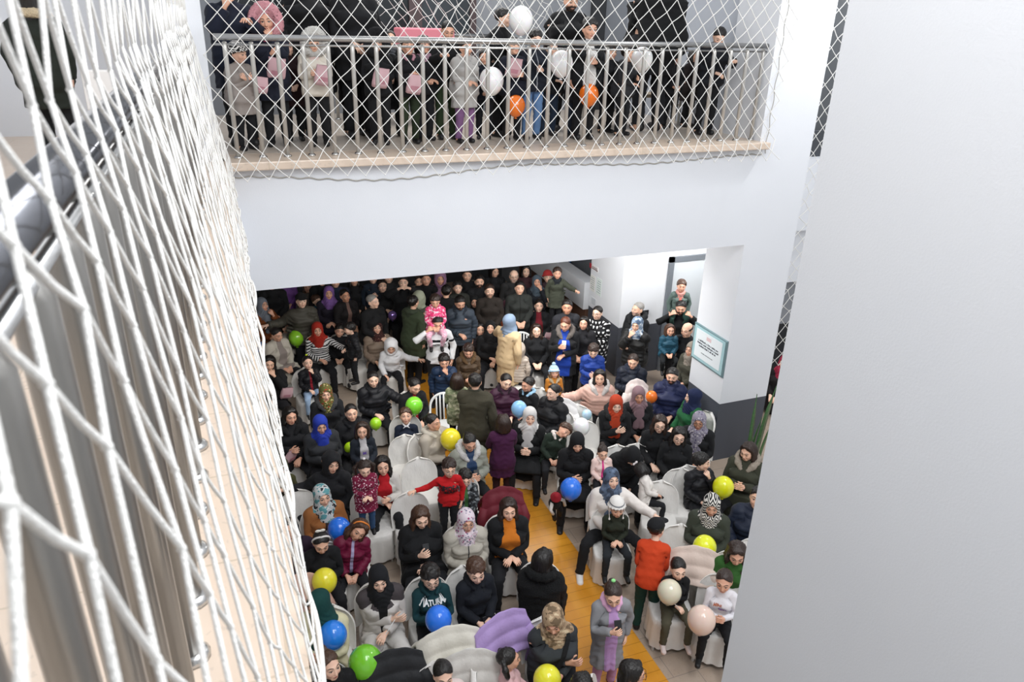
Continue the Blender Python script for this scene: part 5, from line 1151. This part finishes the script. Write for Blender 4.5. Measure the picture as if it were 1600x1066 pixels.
# ================================================================ balloons
def balloon_mesh():
    prof_ = []; N = 18
    for i in range(N+1):
        t = i/N; a = PI*t; r = math.sin(a)*(1-.10*math.cos(a)*-1*0); z = -math.cos(a)
        zz = z*1.08 if z > 0 else z*1.22; rr = r*(1 if z > 0 else (1-.18*(z*z)))
        prof_.append((max(rr, .012), zz))
    m = MB(); m.lathe(prof_, 28); return m
def balloon(px, py, r, col, label, z=None, Y=None, tilt=(0, 0), group='balloons held in the crowd', pearl=False, string=.0):
    p = at(px, py, z=z, Y=Y); dist = np.linalg.norm(p-CAM); R = r*dist/F_PX*(1/ (1+0*dist))
    k = NT('balloon_rubber'); k.b.inputs['Base Color'].default_value = srgb(col); k.b.inputs['Roughness'].default_value = .16; k.b.inputs['Coat Weight'].default_value = .5; k.b.inputs['Coat Roughness'].default_value = .06
    k.b.inputs['Subsurface Weight'].default_value = .25; k.b.inputs['Subsurface Scale'].default_value = .08
    if pearl: k.b.inputs['Metallic'].default_value = .6
    m = balloon_mesh(); m.v = [(x*R, y*R, zz*R) for x, y, zz in m.v]
    root = empty('balloon', p); root.rotation_euler = (math.radians(tilt[0]), math.radians(tilt[1]), 0); tag(root, label, 'balloon', None)
    m.build('bladder', k.m, root, True)
    MB().lathe([(.012*R/.14, -1.215*R), (.010*R/.14, -1.25*R), (.028*R/.14, -1.33*R), (.02*R/.14, -1.34*R)], 12).build('knot', k.m, root, True)
    if string: MB().tube([(0, 0, -1.33*R), (.01, .01, -1.33*R-string*.5), (.0, .02, -1.33*R-string)], .003, 5).build('stick', M_plastic, root, True)
    return root
for a in [(470, 497, 11.5, '#a8b52a', 'olive green balloon below the smiling man in the black cap', .95), (463, 528, 11.5, '#8fd032', 'lime green balloon beside the child with the ponytail', 1.0), (408, 546, 11, '#2f7fd0', 'blue balloon half hidden at the far left edge', .8),
          (613, 493, 7, '#8d74bd', 'small purple shiny balloon right of the grey haired man', 1.2), (647, 634, 13.5, '#84e03a', 'lime green balloon held before the girl in the red top', 1.1), (587, 662, 9, '#a6e02e', 'lime balloon peeking out left of the boy in the navy jumper', .8),
          (547, 700, 9, '#b4e024', 'lime balloon tucked behind the small girl in grey', .75), (704, 686, 16, '#f2e02e', 'yellow balloon beside the cream hooded coat', 1.05), (811, 639, 12.5, '#8fc4f0', 'light blue balloon left of the white headscarf', 1.25),
          (908, 667, 13.5, '#f4f6f8', 'white balloon above the sleepy child', 1.0), (892, 764, 16.5, '#2f7bea', 'bright blue balloon on the lap of the woman with the low headscarf', .95), (1130, 761, 15.5, '#e8ea1e', 'yellow balloon under the hand of the woman in the olive parka', .95),
          (1101, 855, 17, '#eaf02c', 'yellow balloon in front of the zigzag headscarf', 1.0), (685, 968, 19.5, '#2d7df0', 'blue balloon held by the boy with glasses in teal', .95), (520, 993, 20, '#2d8af0', 'blue balloon held by the woman in the dark green headscarf', .95),
          (571, 1036, 24, '#7ccf34', 'large green balloon at the bottom beside the bottom edge woman', .95), (507, 908, 18, '#f0e63a', 'yellow balloon held by the girl with the white headband', 1.0), (530, 827, 17, '#2878e8', 'blue balloon between the camel jacket and the orange headband', .95),
          (855, 1062, 20, '#ece83a', 'yellow balloon on the lap of the woman in the tan headscarf', .85), (1018, 620, 9, '#f07a24', 'orange balloon right of the mauve headscarf', .95), (1046, 925, 17.5, '#ded9c2', 'cream balloon hugged by the girl in the black top', .92),
          (1096, 969, 20, '#e6cdbf', 'peach balloon held by the girl in the white sweatshirt', .88), (917, 648, 8, '#bfe0f4', 'pale blue balloon peeking between white chairs', .8)]:
    if a[3] == '#ded9c2' and len(a) > 6: continue
    balloon(*a[:5], z=a[5], pearl=a[3] == '#8d74bd')
for px, py, r, col, lab, Y in [(814, 31, 17.5, '#f4f4f4', 'white balloon above the upper railing hiding a man\'s face', 9.0), (768, 126, 18, '#f2f2f2', 'white balloon behind the railing right of the purple trousers', 8.75), (877, 99, 17, '#f2f2f2', 'long white balloon behind the upper railing left of the child in the white shirt', 8.8),
                      (1003, 92, 15.5, '#eeeeec', 'white balloon before the seated child in grey on the upper balcony', 8.8), (806, 165, 14, '#f07a1c', 'orange balloon low behind the upper railing near the jeans', 8.75), (920, 148, 14.5, '#f07a1c', 'orange balloon held in front of the child in the white shirt', 8.8)]:
    balloon(px, py, r, col, lab, Y=Y)
# ================================================================ things held
M_phone = plain('phone_black', '#15161a', .2); M_bag = plain('pink_paper', '#e3bcc3', .75, nz=.2, scale=20)
def phone(rec, side, label, col=None, up=.05):
    p = wpt(rec, rec['ps']['hand'+side])+np.array([0, 0, .0]); o = empty('smartphone', p, rec['y']); tag(o, label, 'phone')
    o.rotation_euler = (math.radians(-35), 0, rec['y'])
    MB().box(-.037, -.004, -.03, .037, .004, .11, .003).build('case', plain('phone_case', col or '#17181c', .35), o); MB().box(-.033, .0042, -.026, .033, .0052, .106).build('screen', plain('phone_glass', '#0c0d10', .08), o)
def bag(px, py, z, label, yaw=0, sc=1., mat=None, tilt=25):
    p = at(px, py, z=z); o = empty('paper_bag', p, math.radians(yaw)); tag(o, label, 'bag'); o.rotation_euler = (math.radians(tilt), math.radians(8), math.radians(yaw)); o.scale = (sc,)*3
    V = []; N = 8
    for j, (w_, d_, z_) in enumerate([(.085, .030, -.11), (.09, .04, -.06), (.088, .036, .02), (.082, .014, .09), (.086, .006, .12)]):
        for k_ in range(N*2):
            a = 2*PI*k_/(N*2); V.append((w_*math.copysign(abs(math.cos(a))**.5, math.cos(a))+.004*math.sin(k_*2.1+j), d_*math.copysign(abs(math.sin(a))**.6, math.sin(a))+.003*math.sin(k_*3+j*2), z_))
    n = N*2; F = [[j*n+k_, j*n+(k_+1) % n, (j+1)*n+(k_+1) % n, (j+1)*n+k_] for j in range(4) for k_ in range(n)]+[list(range(n))[::-1]]
    link_mesh('sack', V, F, mat or M_bag, o, True); MB().box(-.05, -.042, -.05, .05, -.040, .0).build('print', plain('bag_print', '#c98f9c', .7), o); return o
phone(m109, 'R', 'white phone held by the woman with the blue top', '#e6e6e6'); phone(w77, 'R', 'black phone in the hand of the long haired woman in black'); phone(g87, 'R', 'black phone held by the girl in the grey coat')
phone(w68, 'R', 'pink cased phone held by the woman in the zigzag headscarf', '#a03a5a'); phone(m47, 'R', 'dark phone held by the woman with the white fur hood'); phone(b76, 'L', 'dark phone on the lap of the boy in the navy coat')
for a in [(448, 614, .72, 'pale pink paper bag on the lap of the black haired woman at the left edge', 10, 1.1), (455, 712, .72, 'pale pink paper bag on the lap of the woman in the black fur hood', 40, 1.1), (885, 556, 1.0, 'pale pink paper bag held by the woman with the blue top', -20, 1.1),
          (611, 755, .8, 'pink and white paper bag on the lap of the girl in the red dress', 20, 1.1), (918, 577, .95, 'pale paper bag held by the boy in royal blue', -20, .8), (1108, 742, .85, 'small pink snack packet in the curly haired boy\'s hands', -10, .5), (857, 525, 1.0, 'lilac paper bag beside the girl with glasses', -20, .8), (983, 610, .7, 'pale paper bag on the lap of the woman in the navy padded jacket', -20, .9)]:
    bag(*a)
o = empty('paper_cup', wpt(m53, m53['ps']['handR'])); tag(o, 'white paper cup held by the woman in the navy padded jacket', 'cup'); MB().lathe([(.026, -.03), (.036, .06), (.034, .06), (.024, -.025)], 18).build('cup_wall', M_plastic, o, True)
for rec, side, lab, v in [(w82, 'L', 'thin white balloon stick held by the woman with the black headscarf and white jacket', (.16, .08, .16)), (w73, 'R', 'white balloon stick held by the woman in the pink dotted headscarf', (-.10, -.02, .26)), (g69, 'R', 'white balloon stick held by the girl hugging the cream balloon', (-.18, -.05, .26))]:
    p = wpt(rec, rec['ps']['hand'+side]); o = MB().tube([(-v[0]*.2, -v[1]*.2, -v[2]*.2), v], .004, 6).build('balloon_stick', M_plastic, None, True); o.location = p; tag(o, lab, 'stick')
p = at(655, 885, z=.62); k_ = plain('clear_plastic', '#d9dee2', .15, trans=.8, alpha=.55); o = empty('plastic_bag', p); tag(o, 'clear crinkled plastic bag hanging from the long haired woman\'s hand', 'bag')
V = []; n = 14
for j in range(6):
    for q in range(n): a = 2*PI*q/n; r_ = (.02, .05, .08, .10, .10, .07)[j]*(1+.15*math.sin(q*3+j)); V.append((r_*math.cos(a), r_*.5*math.sin(a), .17-.06*j))
link_mesh('film', V, [[j*n+q, j*n+(q+1) % n, (j+1)*n+(q+1) % n, (j+1)*n+q] for j in range(5) for q in range(n)]+[list(range(5*n, 6*n))], k_, o, True)
# shoulder strap of the woman in dark grey and toy doll in black and white
# ---------------------------------------------------------------- coats hung over chair backs
def draped(px, py, z, col, label, yaw, w=.30, h=.42, th=.10, quilt=True, sc=1., pat='plain'):
    p = at(px, py, z=z); V = []; F = []; nu, nv = 40, 64
    for j in range(nv+1):
        v = j/nv; ang = PI*(v-.0); 
        for i in range(nu+1):
            u = -1+2*i/nu; arch = math.sqrt(max(0, 1-(u*.92)**2)); ww = w*(1+.06*math.sin(v*9)); x = ww*u
            if v < .5: t = v*2; y = -th*math.cos(t*PI/2)-.05*(1-t)*(1-t); zz = -h*(1-t)**1.1
            else: t = v*2-1; y = th*math.sin(t*PI/2)+.10*t*t; zz = -h*.9*t**1.3
            q = (.013*abs(math.cos(v*PI*6)) if quilt else 0)+.005*math.sin(u*11+v*5)+.008*math.sin(u*4-v*9)
            top = .20*arch; nrm = (y/th if th else 0); V.append((x, y+q*nrm*1.2, zz+top-.0+q))
    for j in range(nv):
        for i in range(nu): F.append([j*(nu+1)+i, j*(nu+1)+i+1, (j+1)*(nu+1)+i+1, (j+1)*(nu+1)+i])
    k = NT('coat_cloth'); c = srgb(col); tc = k.n('ShaderNodeTexCoord').outputs['Object']; nn = k.noise(tc, 8, 3.).outputs[0]
    k.l(k.mix(k.math('MULTIPLY', nn, .4), c, tuple(q*.75 for q in c[:3])+(1,)), k.b.inputs['Base Color']); k.b.inputs['Roughness'].default_value = .7; k.bump(k.noise(tc, 35, 3.).outputs[0], .4)
    root = empty('draped_coat', p, math.radians(yaw)); root.scale = (sc,)*3; tag(root, label, 'coat')
    o = link_mesh('body_panel', V, F, k.m, root, True); add_mod(o, 'SOLIDIFY', thickness=.03)
    for sg_ in (-1, 1):
        s_ = MB().tube([(sg_*w*.85, -th*.5, -.06), (sg_*w*1.02, -th*1.1, -.20), (sg_*w*.95, -th*1.2, -.36), (sg_*w*.8, -th*1.1, -.46)], [.06, .065, .055, .045], 12).build('sleeve', k.m, root, True)
    return root
for a in [(700, 1005, .92, '#e2ded2', 'cream quilted coat hung over a chair at the bottom centre', 0, .34), (735, 1040, .84, '#d9d6d0', 'off white padded coat lying below the cream quilted coat', -10, .30), (782, 983, .90, '#b49ad2', 'lilac padded coat hung over a chair back', 15, .33), (1085, 877, .90, '#e6d3c6', 'pale pink padded coat over the chair behind the girl in black', -30, .34),
          (612, 1042, .90, '#202226', 'black coat hung over a chair at the bottom left', 0, .32), (785, 782, .86, '#6a1526', 'wine red coat hung over the chair left of the orange top', -10, .28), (470, 922, .90, '#d0a898', 'dusty peach coat behind the dark green headscarf', 5, .26), (995, 610, .80, '#e2d6d2', 'white fur trimmed coat on the chair by the paper bag', -30, .2), (875, 640, .86, '#efeeee', 'white jacket heaped on the chairs behind the rust headscarf', -20, .28)]:
    draped(*a)
# shoulder strap worn by the woman in dark grey
ps = w86['ps']; R, t = ps['T']['chest']; pts = [(.10, .07, 1.42), (.105, .0, 1.475), (.095, -.10, 1.42), (.04, -.175, 1.30), (-.02, -.20, 1.18), (-.10, -.195, 1.06)]
V = []
for q in pts:
    for dx in (-.022, .022):
        for dy in (0, -.012): V.append((R @ (np.array(q)*np.array([1.1, 1.12, 1])+np.array([dx, dy, 0]))+t)*w86['s'])
F = [];
for i in range(len(pts)-1):
    b = i*4
    for q in ((0, 1, 5, 4), (2, 6, 7, 3), (1, 3, 7, 5), (0, 4, 6, 2)): F.append([b+z for z in q])
link_mesh('bag_strap', V, F, cloth('#121214'), w86['o'])
# cloth doll in black, white and red on the arm of the woman with the blue balloon
p = at(866, 790, z=.62); dl = empty('cloth_doll', p, .2); dl.rotation_euler = (.5, -.35, .2); tag(dl, 'cloth doll in black with white stripes and a red hat beside the blue balloon', 'doll')
MB().lathe([(.01, 0), (.07, .02), (.085, .10), (.06, .2), (.03, .23)], 16).build('torso', cloth('#16171a'), dl, True); MB().lathe([(.01, .22), (.045, .24), (.055, .28), (.04, .33), (.01, .34)], 16).build('face', cloth('#e9e4de'), dl, True)
MB().lathe([(.075, .31), (.07, .325), (.045, .34), (.035, .39), (.01, .40)], 16).build('hat', cloth('#8e1a26'), dl, True)
for sx in (-1, 1):
    MB().tube([(sx*.04, -.02, .02), (sx*.06, -.08, -.10), (sx*.05, -.10, -.25)], [.035, .032, .026], 10).build('leg', cloth('#16171a'), dl, True); MB().tube([(sx*.05, 0, .19), (sx*.11, -.05, .12), (sx*.10, -.10, .05)], [.025, .022, .02], 10).build('arm', cloth('#e6e2dd'), dl, True)
# ================================================================ upper balcony and left landing
Z1 = 5.1
def U(px, py, Y, size, yaw, label, *a, mode='stand', **k):
    p = at(px, py, Y=Y); Hh, hs = SIZE[size]; s = Hh/1.72
    k['fat'] = k.get('fat', 1.)*1.22
    rec = person(px, py, mode, size, yaw, label, *a, hz=p[2], **k)
    o = rec['o']; dz = Z1-o.location[2]
    k_sc = (p[2]-Z1)/max(.2, (p[2]-o.location[2]))
    if mode == 'stand': o.scale = (k_sc,)*3; o.location = (p[0]+(o.location[0]-p[0])*k_sc, p[1]+(o.location[1]-p[1])*k_sc, Z1)
    return rec
U(356, -18, 9.35, 'man', -2, 'person in navy behind the upper railing at its left end, hand raised', 'short', 'k', (), Ct('#1b2030'), arms=('mouth', 'rail'))
U(373, 84, 9.0, 'small', 30, 'child in a grey coat and dark patterned hat looking right behind the railing', 'short', 'k', (('beanie', cloth('#1c1c1e', 'zigzag', '#dcd9d4')),), Ct('#9b928c'), head=(25, 15, 0), arms=('chest', 'chest'))
U(416, 33, 9.2, 'kid', -8, 'child in a pink fur trimmed hood and navy coat behind the upper railing', '', 'b', (('furhood', cloth('#f0a6ae', 'fur')), ('scarf', '#b93a62')), Ct('#1a1e2c'), arms=('chest', 'mouth'), head=(0, 10, 0))
U(489, 66, 9.1, 'kid', -6, 'girl in a white fur hat, cream jacket and black skirt behind the railing', 'long', 'b', (('furhood', cloth('#e9e6e0', 'fur')), ('scarf', '#dcc5c0')), J_('#dcd5c8'), '#16171a', arms=('hold', 'hold'), head=(15, 20, 0))
U(480, -40, 9.9, 'man', 0, 'tall person in a long black coat behind the white fur hat', 'short', 'k', (), Lg('#121316'), fat=1.2)
U(552, -30, 9.7, 'woman', 0, 'woman in black behind the railing left of the child with the fluffy hood', 'long', 'k', (), Ct('#17181b'))
U(589, 68, 9.1, 'kid', -10, 'child in a black jacket with a dark fur hood holding a pink bag at the railing', '', 'k', (('furhood', cloth('#1c1c1f', 'fur')),), J_('#131417'), '#131417', arms=('hold', 'hold'))
U(637, 72, 9.1, 'kid', 5, 'boy in black with a pink bag and green trousers at the railing', 'short', 'b', (('hoodcollar', '#a87a86'),), J_('#131417'), '#26301f', arms=('hold', 'hold'))
U(700, 48, 9.3, 'teen', 0, 'man with cropped hair in black bending over the upper railing', 'buzz', 'k', (), J_('#131417'), '#2b3a24', lean=8, head=(0, 30, 0), arms=('rail', 'rail'))
U(728, 74, 9.0, 'kid', 10, 'girl in a light grey padded jacket and purple trousers at the railing', 'bunlow', 'k', (('hoodcollar', '#a9a7a5'),), Ct('#b0aeab'), '#7d5a84', arms=('lapc', 'lapc'), head=(5, 22, 0))
U(787, 28, 9.5, 'man', 45, 'dark haired man in black in profile beside the white balloon above the railing', 'short', 'k', (), J_('#141518'), head=(10, 15, 0))
U(803, 72, 9.1, 'kid', 0, 'child in navy holding a pink bag behind the orange balloon at the railing', 'short', 'k', (), J_('#171b28'), '#16171a', arms=('hold', 'hold'))
U(837, 62, 9.1, 'kid', 0, 'child in a navy zipped jacket and blue jeans behind the upper railing', 'fringe', 'k', (), J_('#151a26', zipc='#8d9096'), '#5d7ea8', arms=('down', 'hold'), head=(0, 18, 0))
U(893, 2, 9.8, 'man', -8, 'big bearded man in black standing tall behind the upper railing', 'short', 'k', (), Ct('#101114'), fat=1.25, beard=2, head=(0, 25, 0))
U(922, 45, 9.0, 'kid', -6, 'child in a white shirt under a black jacket with an orange balloon at the railing', 'fringe', 'k', (), J_('#121316', open_=(.06, .08), inner='#cfcdca'), '#131417', arms=('down', 'hold'), head=(0, 18, 0))
U(983, 84, 9.2, 'small', 25, 'child in a charcoal hooded jacket left of the white balloon at the railing', 'short', 'k', (('hoodcollar', '#2b2c30'),), J_('#2a2b2f'), '#17181c', arms=('lapc', 'hold'), head=(15, 15, 0))
U(1032, -45, 9.6, 'man', 175, 'tall figure in a black coat behind the upper railing near its right end', 'short', 'k', (), Ct('#0e0f11'), fat=1.25)
U(1124, 58, 8.95, 'teen', -10, 'young man in black leaning over the right end of the upper railing', 'short', 'k', (), J_('#15171d'), '#141519', lean=14, head=(-10, 35, 0), arms=('lapc', 'rail'))
U(545, 40, 9.9, 'woman', 10, 'woman in a dark coat standing behind the black clad figures on the upper balcony', 'long', 'k', (), Lg('#1a1618'))
U(662, 70, 9.3, 'kid', 20, 'child in black with a mauve scarf beside the boy in green trousers', 'bob', 'k', (('scarf', '#9c7f8c'),), J_('#141418'), '#17181c', arms=('lapc', 'lapc'))
U(757, 90, 9.3, 'kid', -20, 'child in dark navy behind the white balloon at the railing', 'short', 'k', (), J_('#161a26'), '#14161c', arms=('lapc', 'lap'))
U(862, 75, 9.35, 'kid', 10, 'child in black left of the long white balloon on the upper balcony', 'fringe', 'k', (), J_('#141519'), '#1d2a3c', arms=('lapc', 'down'))
U(902, 100, 9.2, 'small', -5, 'small child in black beside the orange balloon at the railing', 'short', 'b', (), J_('#15161c'), '#1c2430', arms=('hold', 'down'))
U(955, 82, 9.5, 'kid', 10, 'child in dark clothes behind the charcoal hooded child on the upper balcony', 'fringe', 'k', (), J_('#17181c'), '#15161a')
U(1055, 92, 9.7, 'teen', -10, 'person in black beside the tall figure near the bench', 'short', 'k', (), J_('#17181b'), '#15161a')
U(1085, 88, 9.9, 'teen', 20, 'dark haired person in a dark brown coat near the bench on the upper balcony', 'bob', 'k', (), Ct('#231c1c'), '#15161a')
U(610, 60, 9.8, 'woman', -10, 'woman in a black coat with a grey scarf behind the children at the railing', 'bunlow', 'k', (('scarf', '#5a5c60'),), Lg('#141518'))
U(450, 75, 9.6, 'teen', 0, 'person in maroon and black between the pink hood and the white fur hat', 'bob', 'k', (), Ct('#2a1418'))
for a in [(497, 100, 8.95, 'pink paper bag held by the child in the pink hood'), (0, 0, 0, '')][:1]: pass
for px, py, Y, lab, sc in [(432, 108, 9.05, 'pink paper bag held before the child in the pink fur hood', 1.1), (595, 122, 8.85, 'pink paper bag held by the child in the dark fur hood', 1.0), (648, 132, 8.85, 'pink paper bag held by the boy in green trousers', 1.0), (803, 106, 8.85, 'pink paper bag held behind the orange balloon', 1.0), (505, 118, 8.85, 'pink paper bag held by the girl in the white fur hat', 1.0), (408, 133, 8.85, 'cream cloth bag beside the child in the grey coat', .8)]:
    p = at(px, py, Y=Y); o = bag(px, py, p[2], lab, 0, sc)
    o.location = p
# woman on the near left landing
P(44, -22, 'stand', 'teen', 165, 'person in a dark green coat with a cream fur hood walking on the left landing', 'long', 'k', (('furcollar', cloth('#e3cfae', 'fur')),), Ct('#1f241e'), '#141518', arms=('down', 'down'), pos=(-1.44, 8.3, Z1), fat=1.2)
o = empty('paper_bag', (-.98, 8.1, 5.83)); o.scale = (1.5,)*3; tag(o, 'white carrier bag held by the person on the left landing', 'bag'); MB().box(-.09, -.03, -.12, .09, .03, .12, .01).build('sack', plain('white_bag', '#eceae8', .6), o)
